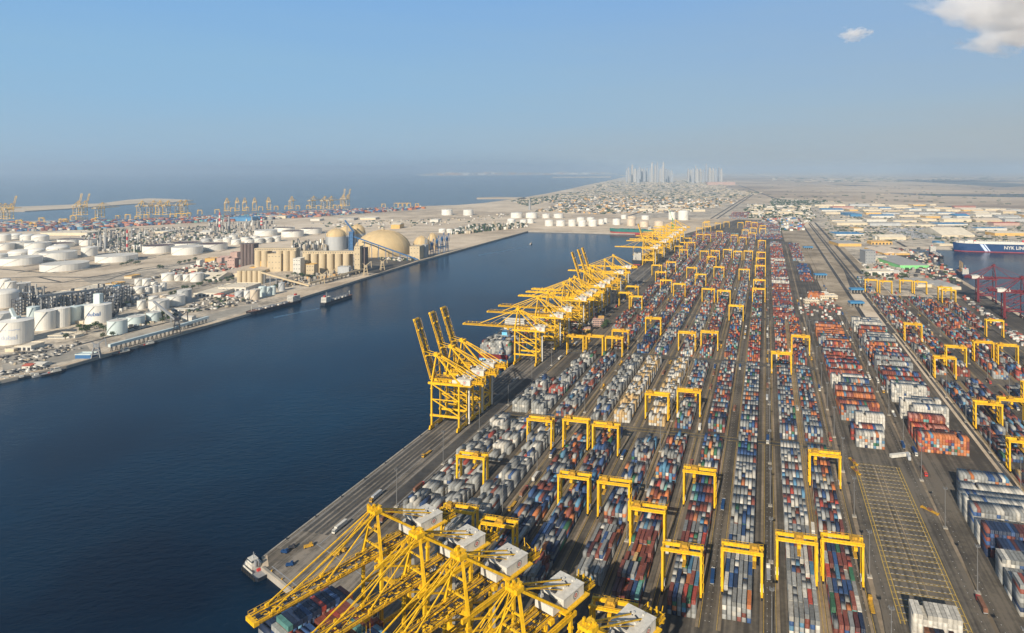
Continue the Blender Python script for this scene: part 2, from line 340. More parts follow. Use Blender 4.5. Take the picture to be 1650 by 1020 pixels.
def land_mesh(name, outer, holes, m, mside, depth=-4.0):
    loops = [outer]+holes; allp = [p for l in loops for p in l]
    tris = tessellate_polygon([[Vector((p.x, p.y, 0)) for p in l] for l in loops])
    mb = MB(); mb.v = [(p.x, p.y, 0.0) for p in allp]
    for t in tris:
        a, c, d = [allp[i] for i in t]
        if (c.x-a.x)*(d.y-a.y)-(c.y-a.y)*(d.x-a.x) < 0: t = t[::-1]
        mb.f.append(tuple(t)); mb.m.append(0)
    off = 0
    for l in loops:
        nb = len(mb.v); mb.v += [(p.x, p.y, depth) for p in l]
        for i in range(len(l)):
            j = (i+1) % len(l); mb.f.append((off+i, off+j, nb+j, nb+i)); mb.m.append(1)
        off += len(l)
    return mb.mesh(name, [m, mside])
structure('land', land_mesh('land', land, [HOLE], SAND, CONC))
mb = MB(); poly_sheet(mb, [P(640, 296), P(1000, 300), P(1250, 320), P(1700, 332), P(2600, 345), Vector((60000, 3000, 0)), Vector((60000, 80000, 0)), Vector((14000, 80000, 0)), P(1030, 281)], 0.03)
mb = MB(); poly_sheet(mb, [P(1240, 318), P(1400, 327), P(1700, 338), P(2600, 345), Vector((60000, 9000, 0)), Vector((60000, 80000, 0)), Vector((14000, 80000, 0)), P(1120, 290)], 0.05)
structure('desert_plain', mb.mesh('desert_plain', DESERT))

isl = [P(-40, 334), P(0, 334), P(80, 331), P(163, 327.5), P(205, 322), P(240, 319.5), P(275, 320.5), P(312, 322.5), P(280, 325.5), P(235, 327), P(163, 332), P(110, 336), P(40, 340), P(-40, 342)]
structure('sand_island', land_mesh('sand_island', isl, [], BEACH, BEACH))
structure('sand_spit', land_mesh('sand_spit', [P(768, 318.3), P(800, 317.3), P(845, 318), P(850, 320.5), P(800, 320), P(768, 320)], [], BEACH, BEACH))
structure('far_island', land_mesh('far_island', [P(668, 281.5), P(700, 280), P(800, 278.6), P(985, 278.6), P(1000, 281), P(900, 281.6), P(800, 282.6), P(720, 283.2), P(680, 283)], [], BEACH, BEACH))
structure('far_sandbank', land_mesh('far_sandbank', [P(890, 285), P(985, 284), P(985, 286), P(890, 286.4)], [], BEACH, BEACH))

# yards and quays: sheets a few millimetres to centimetres above the land
mb = MB()
poly_sheet(mb, [W(-338, 362), W(-338, 2555), W(-150, 3400), W(66, 3400), W(66, 1150), W(200, 1150), W(200, 240), W(60, 200), E(3, 330), E(3, 14)], 0.04)
structure('container_yard_pavement', mb.mesh('container_yard_pavement', ASPH))
mb = MB(); poly_sheet(mb, [W(209, 240), W(209, 1430), W(450, 1430), W(450, 1300), W(445, 640), W(445, 240)], 0.04)
structure('east_yard_pavement', mb.mesh('east_yard_pavement', ASPH))
mb = MB(); strip(mb, 395, 449, 1432, 2310, 0.04); structure('basin_quay_road', mb.mesh('basin_quay_road', ROADM))
mb = MB()
strip(mb, -337.5, -300, 370, 2550, 0.08)
poly_sheet(mb, [E(2, 12), E(2, 330), E(50, 330), E(60, 12)], 0.085)
structure('quay_apron', mb.mesh('quay_apron', QUAYM))
mb = MB()      # dark wheel lanes on the apron, between lighter joints
for i, (a, b_) in enumerate([(-334.6, -331.4), (-329.5, -326.6), (-324.5, -322.2), (-320.2, -317.6), (-315.5, -312.8), (-306, -304.6), (-299.5, -290)]):
    strip(mb, a, b_, 392, 2540, 0.10)
structure('apron_wheel_lanes', mb.mesh('apron_wheel_lanes', ROADM))
mb = MB()
for t_, w_ in ((-336, 0.5), (-311, 0.5), (-301.5, 0.3), (-287.5, 0.6), (-284.5, 0.6)): strip(mb, t_-w_/2, t_+w_/2, 380, 2540, 0.12)
for n_ in (5, 36): estrip(mb, n_-0.3, n_+0.3, 14, 330, 0.12)
structure('crane_rails', mb.mesh('crane_rails', GREYST))
mb = MB()
for t_ in (-338.9,): mb.beam(W(t_, 360, 0.25), W(t_, 2555, 0.25), 1.4, 0.5)
mb.beam(E(1.0, 10, 0.25), E(1.0, 330, 0.25), 1.6, 0.5)
for i in range(len(lq)-1): mb.beam(lq[i]+Vector((-1, 1, 0.3)), lq[i+1]+Vector((-1, 1, 0.3)), 2.0, 0.6)
structure('quay_kerb', mb.mesh('quay_kerb', LCONC))

ROWS = [-268, -241, -212, -178, -147, -114, -82, -52, -15, 19, 48]
EROWS = [222, 250, 294, 321, 354]
ZONES = [(372, 618), (642, 866), (892, 1134), (1162, 1400), (1425, 1662), (1688, 1925), (1952, 2190), (2215, 2420)]
mb = MB(); ml = MB(); md = MB(); mdot = MB()
for r in ROWS + EROWS:
    e0, e1 = (372, 2420) if r in ROWS[:9] else ((372, 1134) if r in ROWS else (300, 1400))
    for z0, z1 in ZONES:
        z0, z1 = max(z0, e0), min(z1, e1)
        if z1-z0 < 30: continue
        for sgn in (-1, 1):
            strip(mb, r+sgn*11.9-0.9, r+sgn*11.9+0.9, z0-6, z1+6, 0.10)
            strip(ml, r+sgn*13.4-0.16, r+sgn*13.4+0.16, z0-6, z1+6, 0.12)
for t0, t1 in ((33.0-1.2, 33+1.4), (-163.6, -161.4), (-98.8, -96.8), (-195.5, -193), (64.5, 67.5), (129, 131.5)):
    strip(md, t0, t1, 372, 2300, 0.11)
for t0 in (0.5, 3.0, 58.5, 72.5, 124, 134.5, -35.5, -33.0):
    s_ = 372
    while s_ < 1130:
        strip(mdot, t0-0.22, t0+0.22, s_, s_+0.55, 0.13); s_ += 6.5
structure('gantry_runways', mb.mesh('gantry_runways', DIRT))
structure('yard_median_strips', md.mesh('yard_median_strips', DIRT))
for i in range(-12, 3): pass
for s_ in (626, 633, 875, 882, 1146): strip(ml, -282, 60, s_-0.25, s_+0.25, 0.125)
YLINE = mat('line_yellow', (0.50, 0.33, 0.06), 0.8, 0, 0.35, 0.5)
WLINE = mat('line_white', (0.55, 0.54, 0.50), 0.8, 0, 0.3, 0.5)
o = structure('yard_lines', ml.mesh('yard_lines', YLINE)); structure('marking_dots', mdot.mesh('marking_dots', WLINE))
# empty slot grid painted in yellow
mg = MB(); mw = MB(); mr_ = MB()
for t_ in (77.2, 79.6, 113.6, 116.0): strip(mg, t_-0.28, t_+0.28, 398, 606, 0.12)
s_ = 401
i = 0
while s_ < 606:
    strip(mg, 77, 116, s_, s_+0.45, 0.124)
    if i % 2 == 0: strip(mg, 80, 113, s_+1.6, s_+1.95, 0.124)
    q = 0
    while q < 32: strip(mw, 80.5+q, 82.0+q, s_+0.7, s_+1.2, 0.128); q += 3.2
    s_ += 6.35; i += 1
for t_ in (94.0, 98.6): strip(mr_, t_, t_+0.9, 402, 604, 0.10)
structure('slot_grid_lines', mg.mesh('slot_grid_lines', YLINE)); structure('slot_grid_dashes', mw.mesh('slot_grid_dashes', WLINE))
structure('worn_wheel_paths', mr_.mesh('worn_wheel_paths', DIRT))
mb = MB(); strip(mb, -35, 60, 627, 633, 0.09); strip(mb, -280, -160, 627, 640, 0.09); strip(mb, -280, 60, 868, 888, 0.09)
structure('cross_roads', mb.mesh('cross_roads', ROADM))

# railway and road corridor to the right of the yard
mb = MB()
for t_, w_, s0, s1 in ((205, 3.2, 240, 1100), (203.5, 7, 1100, 3600), (213, 5, 1430, 3300), (172, 8, 1135, 3600), (238, 10, 1700, 3300)):
    strip(mb, t_-w_/2, t_+w_/2, s0, s1, 0.10)
poly_sheet(mb, [W(180, 1430), W(198, 1430), W(200, 1750)], 0.09)
poly_sheet(mb, [W(-300, 3420), W(-290, 3420), W(-150, 7200), W(-165, 7200)], 0.06); poly_sheet(mb, [W(-268, 3420), W(-258, 3420), W(-118, 7200), W(-133, 7200)], 0.06)
structure('corridor_roads', mb.mesh('corridor_roads', ROADM))
mb = MB(); strip(mb, 66, 168, 1150, 3000, 0.045); strip(mb, 177, 260, 1432, 3000, 0.045); structure('brown_dirt_plots', mb.mesh('brown_dirt_plots', DIRT2))
mb = MB(); strip(mb, 66, 140, 1150, 1300, 0.055); strip(mb, 66, 92, 1300, 2400, 0.055); strip(mb, 92, 120, 1360, 1860, 0.055); strip(mb, 8, 66, 3000, 3400, 0.05)
structure('gate_area_pavement', mb.mesh('gate_area_pavement', ASPH))
mb = MB()
poly_sheet(mb, [P(1175, 352), P(1215, 334), P(1300, 330), P(1650, 345), P(1760, 352), P(1760, 397), W(470, 2345), W(262, 2345), W(262, 1990), P(1330, 372), P(1290, 352)], 0.035)
strip(mb, 262, 394, 1440, 2345, 0.036)
poly_sheet(mb, [P(1000, 350), P(1100, 327), P(1240, 328), P(1215, 345), P(1150, 352)], 0.037)
poly_sheet(mb, [P(885, 331), P(915, 310), P(1000, 296), P(1110, 300), P(1180, 315), P(1080, 330)], 0.037)
structure('industrial_estate_ground', mb.mesh('industrial_estate_ground', INDG))
mb = MB()
poly_sheet(mb, [P(0, 520), P(110, 480), P(250, 470), P(330, 466), P(420, 480), P(470, 478), P(414, 499), P(107, 586), P(0, 609)], 0.04)
poly_sheet(mb, [P(180, 470), P(130, 450), P(330, 418), P(480, 402), P(600, 395), P(660, 412), P(600, 440), P(470, 470)], 0.038)
structure('west_terminal_ground', mb.mesh('west_terminal_ground', INDG))
mb = MB()
poly_sheet(mb, [P(5, 597), P(110, 582), P(150, 571), P(140, 556), P(60, 563), P(0, 572)], 0.06)
poly_sheet(mb, [P(205, 552), P(417, 496), P(414, 488), P(200, 540)], 0.06)
structure('west_quay_apron', mb.mesh('west_quay_apron', LCONC))
mb = MB(); poly_sheet(mb, [P(588, 414), P(660, 416), P(672, 420), P(610, 440), P(588, 440)], 0.07); structure('dark_stockyard', mb.mesh('dark_stockyard', COAL))
mb = MB(); poly_sheet(mb, [P(665, 415), P(780, 388), P(845, 371), P(852, 371.5), P(676, 420)], 0.06); structure('pale_quay_sand', mb.mesh('pale_quay_sand', BEACH))
mb = MB()
def road_px(pts, w, z=0.08):
    for a, c in zip(pts[:-1], pts[1:]):
        a, c = P(*a), P(*c); d = (c-a).normalized(); q = Vector((-d.y, d.x, 0))*w/2
        poly_sheet(mb, [a-q, a+q, c+q, c-q], z)
for pts, w in (([(-20, 449), (60, 446), (140, 447), (200, 440), (300, 425), (400, 412), (500, 398)], 9), ([(-20, 455), (100, 455), (230, 432), (330, 420)], 7),
               ([(60, 446), (100, 455), (170, 452), (230, 432)], 6), ([(0, 575), (110, 560), (200, 537), (300, 512)], 8), ([(-20, 432), (80, 440), (240, 413), (330, 405), (430, 392)], 8),
               ([(160, 366), (400, 356), (600, 345), (760, 334)], 12), ([(520, 372), (700, 362), (850, 352)], 10), ([(600, 375), (760, 372), (900, 346)], 10),
               ([(1000, 352), (1100, 320), (1180, 300)], 20), ([(1295, 340), (1250, 320), (1190, 298)], 25), ([(1460, 398), (1380, 352), (1320, 325)], 12)):
    road_px(pts, w)
structure('dark_service_roads', mb.mesh('dark_service_roads', ROADM))
# shallow lagoons and dark scrub on the plain
mb = MB()
for pts in ([(1435, 289), (1480, 293), (1620, 302), (1655, 300), (1655, 296), (1560, 293)], [(1420, 311), (1500, 315.5), (1650, 318), (1660, 312), (1580, 313), (1500, 312.6)],
            [(1460, 333), (1560, 335.5), (1600, 336), (1530, 332)], [(1330, 297), (1370, 299.5), (1440, 300.3), (1360, 297.5)], [(1600, 343), (1700, 346), (1700, 344), (1640, 342)]):
    poly_sheet(mb, [P(*p) for p in pts], 0.12)
structure('dark_lagoons', mb.mesh('dark_lagoons', ground_mat('lagoon_mud', (0.05, 0.07, 0.09), (0.07, 0.09, 0.10), (0.13, 0.13, 0.12))))

hz = bpy.data.materials.new('haze'); hz.use_nodes = True; nt = hz.node_tree; nt.nodes.clear()
pv = nt.nodes.new('ShaderNodeVolumePrincipled'); om = nt.nodes.new('ShaderNodeOutputMaterial')
pv.inputs['Color'].default_value = (0.70, 0.86, 0.98, 1); pv.inputs['Density'].default_value = HAZE_DENSITY; pv.inputs['Anisotropy'].default_value = 0.3
nt.links.new(pv.outputs[0], om.inputs['Volume'])
mb = MB(); mb.box(-65000, 75000, -1500, 95000, -5.5, 500)
o = structure('haze', mb.mesh('haze', hz)); o['kind'] = 'stuff'

# ------------------------------------------------------------------ quayside cranes
def sts_kit(main, raised, detail, house=WHT, lift=WHT, drop=5.0, reach=None):
    """x inland from the sea-side rail, y along the quay. detail 0..2"""
    K = []
    G = 31.0; LY = 9.0; ZG = 48.0; AP = (1.5, 75.0); m2 = [main, YEL2 if main is YEL else main, DARK]
    def add(nm, mb, mats, subs=()): K.append((nm, mb.mesh('crane_'+nm, mats), list(subs)))
    for x in (0, G):
        for y in (-LY, LY):
            l = MB(); l.beam((x, y, 3.2), (x, y, ZG), 1.7, 1.7, 0, 1.5); l.box(x-1.3, x+1.3, y-1.3, y+1.3, 14.0, 16.2)
            if detail: l.box(x-1.15, x+1.15, y-1.15, y+1.15, ZG-6, ZG-4.8)
            subs = []
            if detail:
                w = MB(); w.box(x-0.8, x+0.8, y-4.6, y+4.6, 1.5, 3.3)
                for k in (-3.6, -1.3, 1.3, 3.6): w.box(x-0.6, x+0.6, y+k-0.8, y+k+0.8, 0.1, 1.6, 1)
                subs.append(('wheel_bogie', w.mesh('wheel_bogie', [main, DARK])))
            add('leg', l, main, subs)
    for y in (-LY, LY):
        b = MB(); b.beam((0, y, 15), (G, y, 15), 1.3, 2.0); add('portal_beam', b, main)
        d = MB(); d.beam((0.5, y, ZG-1), (G-0.5, y, 31.5), 0.95); d.beam((0.5, y, 31.5), (G-0.5, y, 16.5), 0.95); d.beam((0, y, 31.5), (G, y, 31.5), 0.8)
        add('diagonal_brace', d, main)
        t = MB(); t.beam((-4, y, ZG), (G+4, y, ZG), 1.5, 2.2); add('top_beam', t, main)
    for x in (0, G):
        s = MB(); s.beam((x, -LY-4, 4.2), (x, LY+4, 4.2), 1.5, 2.0)
        if x: s.box(x-0.5, x+0.5, -LY, LY, 14.4, 16.0)
        add('sill_beam', s, main)
        c = MB(); c.beam((x, -LY, ZG+1.6), (x, LY, ZG+1.6), 1.6, 2.4); add('cross_beam', c, main)
    def girder(x0, x1, z, mb, fancy):
        for y in (-3.4, 3.4): mb.beam((x0, y, z), (x1, y, z), 1.25, 2.1)
        n = max(2, int(abs(x1-x0)/6.5))
        for i in range(n+1):
            x = x0+(x1-x0)*i/n; mb.box(x-0.35, x+0.35, -3.4, 3.4, z+0.5, z+1.1)
            if fancy and i < n:
                xn = x0+(x1-x0)*(i+1)/n; mb.beam((x, -3.4, z+0.9), (xn, 3.4, z+0.9), 0.3)
        if fancy:
            for y in (-3.4, 3.4): mb.beam((x0, y, z+1.12), (x1, y, z+1.12), 0.5, 0.14, 2)
            mb.beam((x0, 1.1, z+1.25), (x1, 1.1, z+1.25), 0.5, 0.3, 2); mb.beam((x0, -1.3, z+1.25), (x1, -1.3, z+1.25), 0.25, 0.25, 2)
            for i in range(int(abs(x1-x0)/5)): xq = min(x0, x1)+i*5+2; mb.box(xq-0.9, xq+0.9, -0.6, 0.6, z+1.1, z+1.7, 2)
            for y in (-5.0, 5.0):
                mb.beam((x0, y, z+0.6), (x1, y, z+0.6), 1.1, 0.15, 1)
                mb.beam((x0, y*1.1, z+1.9), (x1, y*1.1, z+1.9), 0.14, 0.14)
                for i in range(int(abs(x1-x0)/3)): mb.box(min(x0, x1)+i*3, min(x0, x1)+i*3+0.12, y*1.1-0.06, y*1.1+0.06, z+0.6, z+1.95)
    g = MB(); girder(-5, G+24, ZG+2.3, g, detail > 1)
    add('main_girder', g, m2)
    # A-frame
    a = MB()
    for y in (-LY, LY): a.beam((0, y, ZG+1), (AP[0], y*0.28, AP[1]), 1.5, 1.5, 0, 1.1)
    a.beam((0.4, -6.9, 56), (0.4, 6.9, 56), 0.8); a.beam((0.8, -5.2, 64), (0.8, 5.2, 64), 0.7)
    a.box(AP[0]-2.4, AP[0]+2.4, -3.8, 3.8, AP[1]-1.2, AP[1]+1.0); a.box(AP[0]-3.4, AP[0]+3.4, -2.0, 2.0, AP[1]+1.0, AP[1]+1.5)
    if detail:
        for k in range(7): x = AP[0]+R.uniform(-2.5, 2.5); y = R.uniform(-3, 3); a.box(x-0.5, x+0.5, y-0.5, y+0.5, AP[1]+1, AP[1]+1.6+R.random()*1.8)
    add('apex_mast', a, main)
    for y in (-LY, LY):
        b = MB(); b.beam((AP[0], y*0.28, AP[1]), (G, y, ZG+2), 1.2, 1.2); add('back_leg', b, main)
    b = MB()
    for y in (-3, 3): b.beam((AP[0], y*0.9, AP[1]), (G+20, y, ZG+4), 0.6, 0.6)
    if detail > 1:
        for y in (-3, 3): b.beam((AP[0], y*0.6, AP[1]+0.6), (G+12, y, ZG+4), 0.28, 0.28)
    add('back_stay', b, main)
    # boom
    HX = -4.0; L = reach or (63.0 if raised else 76.0)
    bm = MB(); girder(HX, HX-L, ZG+2.3, bm, detail > 1)
    bm.box(HX-L-1.5, HX-L+1, -4.4, 4.4, ZG+1.2, ZG+3.3)
    for x in (HX-24, HX-52):
        for y in (-3.4, 3.4): bm.box(x-0.8, x+0.8, y-0.7, y+0.7, ZG+3, ZG+4.6)
    if detail:
        for k in range(16): x = HX-R.uniform(2, L-2); y = R.choice((-4.6, 4.6)); bm.box(x-0.6, x+0.6, y-0.4, y+0.4, ZG+3, ZG+3.8+R.random()*0.9)
    st = MB()
    if not raised:
        for x in (HX-24, HX-52):
            for y in (-3.4, 3.4): st.beam((AP[0], y*0.8, AP[1]), (x, y, ZG+4.2), 0.55, 0.55)
        if detail:
            for y in (-1.2, 1.2): st.beam((AP[0], y, AP[1]+0.6), (HX-38, y*2.4, ZG+3.6), 0.22, 0.22)
    else:
        M = Matrix.Translation((HX, 0, ZG+2.3)) @ Matrix.Rotation(math.radians(72), 4, 'Y') @ Matrix.Translation((-HX, 0, -ZG-2.3))
        bm.v = [tuple(M @ Vector(p)) for p in bm.v]
        for y in (-3.4, 3.4):
            st.beam((AP[0], y*0.8, AP[1]), (-12.0, y, ZG+26), 0.5, 0.5); st.beam((-11.5, y*0.8, ZG+30), (-18.5, y, ZG+50), 0.4, 0.4)
            st.beam((AP[0], y*0.8, AP[1]), (-11.5, y*0.8, ZG+30), 0.4)
    add('boom', bm, m2); add('fore_stay', st, main)
    # machinery house
    hx = G+4
    h = MB(); h.box(hx-7.8, hx+7.8, -7.8, 7.8, ZG+5.0, ZG+10.6)
    hs = []
    pl = MB(); pl.box(hx-9, hx+10, -10, 10, ZG+4.2, ZG+4.95); hs.append(('house_platform', pl.mesh('house_platform', main)))
    if detail:
        h.box(hx-8.1, hx+8.1, -8.1, 8.1, ZG+10.3, ZG+10.75); h.box(hx-13.5, hx-7.8, -6, 6, ZG+5, ZG+8.8)
        rf = MB()
        for xx, yy in ((-5, 2.5), (-1.0, -2.4), (3.5, 2.0), (5.8, -2.6)): rf.box(hx+xx-0.8, hx+xx+0.8, yy-0.5, yy+0.5, ZG+10.75, ZG+11.6)
        rf.box(hx-7.2, hx-5.6, -1.5, 1.5, ZG+10.75, ZG+12.0, 1); rf.box(hx-12.5, hx-9, -4.5, 4.5, ZG+8.8, ZG+9.9, 1); rf.box(hx-12.9, hx-11, 2.5, 4.5, ZG+9.9, ZG+11.2)
        rf.beam((hx+1.0, -3.5, ZG+10.95), (hx+2.9, 0.6, ZG+10.95), 0.5, 0.5, 1); rf.beam((hx+2.4, 1.6, ZG+10.95), (hx+3.6, 3.8, ZG+10.95), 0.4, 0.4, 1)
        hs.append(('roof_vent', rf.mesh('roof_vent', [WHT, DARK])))
        for sgn, ax in ((1, 'x'), (-1, 'y')):       # round emblem on the end and on the side
            e = MB(); n = 20
            for r0, r1, mi in ((1.55, 1.95, 0), (0.45, 0.95, 1)):
                b0 = len(e.v)
                for k in range(n):
                    an = 2*math.pi*k/n
                    for r in (r0, r1):
                        u, w_ = r*math.cos(an), r*math.sin(an)
                        e.v.append((hx+7.84, u, ZG+7.9+w_) if ax == 'x' else (hx+1.5+u, -7.84, ZG+7.9+w_))
                for k in range(n): k2 = (k+1) % n; e.f.append((b0+2*k, b0+2*k+1, b0+2*k2+1, b0+2*k2)); e.m.append(mi)
            hs.append(('emblem', e.mesh('emblem', [GRILL, REDD])))
        for yy in (-2.6, 0, 2.6):
            dr = MB(); dr.box(hx+7.8, hx+7.86, yy*2.2-0.6, yy*2.2+0.6, ZG+5.3, ZG+7.6); hs.append(('house_door', dr.mesh('house_door', GREYST)))
    for v_mb in (h,): v_mb.v = [(a_, b_, c_-drop) for a_, b_, c_ in v_mb.v]
    for _, me_ in hs:
        for vv in me_.vertices: vv.co.z -= drop
    add('machinery_house', h, house, hs)
    # lift and stair tower beside the inland leg
    l = MB(); l.box(G+1.2, G+3.0, LY-0.9, LY+0.9, 2, ZG); add('lift_shaft', l, lift)
    if detail:
        s = MB(); z = 3.0; k = 0
        while z < ZG-3:
            s.beam((G-1.5, LY+1.8, z) if k % 2 == 0 else (G-6, LY+1.8, z), (G-6, LY+1.8, z+3.2) if k % 2 == 0 else (G-1.5, LY+1.8, z+3.2), 0.7, 0.2); z += 3.2; k += 1
        add('stair', s, main)
        # rear tie-down gear : the crowded yellow steel behind the house
        t = MB()
        t.box(G+16, G+24.5, -5.5, 5.5, ZG+1.0, ZG+1.6)
        for k in range(34):
            x = G+R.uniform(14, 25); y = R.uniform(-5.5, 5.5); z0 = ZG+R.uniform(-2, 3); hh = R.uniform(1.2, 5.0)
            if k % 3: t.box(x-R.uniform(.2, .7), x+.3, y-.25, y+R.uniform(.2, .7), z0, z0+hh)
            else: t.beam((x, y, z0), (x+R.uniform(-3, 3), y+R.uniform(-3, 3), z0+R.uniform(1, 5)), 0.3)
        add('rear_gear', t, m2)
        tr = MB(); tx = 12 if raised else R.choice((-28, -14, 12))
        tr.box(tx-3, tx+3, -3, 3, ZG+0.2, ZG+1.1); tr.box(tx-1.3, tx+1.3, -1, 1, ZG-2.6, ZG+0.2)
        cb = MB(); cb.box(tx+3, tx+5.6, -1.2, 1.2, ZG-2.8, ZG-0.2); cbg = MB(); cbg.box(tx+3.2, tx+5.4, -1.24, -1.2, ZG-2.5, ZG-0.8)
        add('trolley', tr, m2, [('operator_cab', cb.mesh('operator_cab', WHT)), ('cab_window', cbg.mesh('cab_window', GLASS))])
        sp = MB(); sp.box(tx-1.2, tx+1.2, -6, 6, ZG-20, ZG-19.2)
        for xx in (-1, 1):
            for yy in (-2.5, 2.5): sp.beam((tx+xx, yy, ZG-19), (tx+xx, yy*0.6, ZG), 0.12)
        add('spreader', sp, m2)
        el = MB()
        for x_, y_ in ((3, -6), (11, 6), (20, -6.2), (25, 6)): el.box(x_-1.4, x_+1.4, y_-1, y_+1, ZG+1.8, ZG+3.9)
        for k in range(20): x_ = R.uniform(-3, G); y_ = R.choice((-1, 1))*R.uniform(4.4, 9); el.box(x_-0.5, x_+0.5, y_-0.4, y_+0.4, ZG+1.4, ZG+2.2+R.random()*1.6)
        for y_ in (-LY, LY):
            el.beam((0, y_*1.08, ZG+2.4), (G, y_*1.08, ZG+2.4), 0.13)
            el.beam((0, y_, ZG+1.2), (G, y_, ZG+1.2), 2.2, 0.12)
        add('equipment_box', el, m2)
    return K
K_END = [sts_kit(YEL, False, 2, WHT, WHT, 0.6, 60.0) for _ in range(3)]; K_LOW2 = [sts_kit(YEL, False, 2) for _ in range(2)]; K_UP1 = sts_kit(YEL, True, 2); K_LOW1 = sts_kit(YEL, False, 1)
K_RED = sts_kit(REDST, False, 1, WHT, REDST); K_LOW0 = sts_kit(YEL, False, 0); K_UP0 = sts_kit(YEL, True, 0)
GQ = 'quayside cranes along the main basin quay'; GE = 'quayside cranes working the ship at the pier end'
houses = [(-115, 380.7), (-84, 358), (-57, 339.5), (-25, 315), (10, 290.5)]
for i, (hx, hy) in enumerate(houses):
    o = Vector((hx, hy, 0))-NV*35
    kit_instance('quayside_crane', K_END[i % 3], ('yellow crane reaching over the ship at the pier end, %s from the corner' % ordn(i+1)), 'crane', o, END_ROT, GE)
main_up = [587, 618, 643]
for i, s_ in enumerate(main_up):
    kit_instance('quayside_crane', K_UP1, 'yellow quayside crane with its boom raised, %s of the trio nearest the camera' % ordn(i+1), 'crane', W(-336, s_), math.atan2(B.y, B.x), GQ)
lowered = [806, 884, 926, 1008, 1043, 1070]
for i, s_ in enumerate(lowered):
    kit_instance('quayside_crane', K_LOW2[(i+1) % 2] if i < 3 else K_LOW1, 'yellow crane with lowered boom beside the grey-stacked ship, %s from its stern' % ordn(i+1), 'crane', W(-336, s_), math.atan2(B.y, B.x), GQ)
for i, s_ in enumerate([1130, 1170, 1198]):
    kit_instance('quayside_crane', K_UP1, 'yellow crane with raised boom, %s of the three halfway along the basin quay' % ordn(i+1), 'crane', W(-336, s_), math.atan2(B.y, B.x), GQ)
for i, s_ in enumerate([1286, 1360]):
    kit_instance('quayside_crane', K_LOW1, 'yellow crane with lowered boom just beyond the middle raised booms, %s' % ('the nearer' if i == 0 else 'the farther'), 'crane', W(-336, s_), math.atan2(B.y, B.x), GQ)
for i, s_ in enumerate([1714, 1760, 1865, 1910, 2005, 2070, 2135, 2240, 2350]):
    up = i == 1
    kit_instance('quayside_crane', K_UP1 if up else K_LOW1, ('yellow crane with a raised boom beside the white-bridged ship' if up else 'yellow crane in the far cluster near the basin head, %s along' % ordn(i+1)), 'crane', W(-336, s_), math.atan2(B.y, B.x), GQ)
for i, s_ in enumerate([1262, 1405]):
    kit_instance('quayside_crane', K_RED, 'dark red quayside crane on the east basin quay, %s' % ('nearer of the two' if i == 0 else 'farther of the two'), 'crane', W(447, s_), math.atan2(-B.y, -B.x)+0, 'red quayside cranes', (-1, 1, 1) if False else None)
# rotate the red ones so that their booms point right, over the east basin
for o in [x for x in COL.objects if x.get('group') == 'red quayside cranes']: o.rotation_euler.z = math.atan2(-B.y, -B.x)
# the green harbour crane by the head of the basin
kg = []
g_ = MB()
for x in (-6, 6):
    for y in (-6, 6): g_.beam((x, y, 0), (x*0.5, y*0.5, 22), 1.4)
g_.box(-4.5, 4.5, -4.5, 4.5, 22, 25); g_.beam((0, 0, 25), (0, 0, 62), 3.2, 3.2, 0, 2.2); kg.append(('portal_tower', g_.mesh('portal_tower', GREENST), []))
g_ = MB(); g_.beam((0, 0, 52), (-14, 8, 104), 2.0, 2.0, 0, 1.2); kg.append(('jib', g_.mesh('jib', GREENST), []))
g_ = MB(); g_.box(-3, 8, -3, 3, 27, 33); kg.append(('cab', g_.mesh('cab', GREENST), []))
kit_instance('harbour_crane', kg, 'tall green harbour crane with steep jib at the head of the basin', 'crane', P(1084, 375), 0.3)

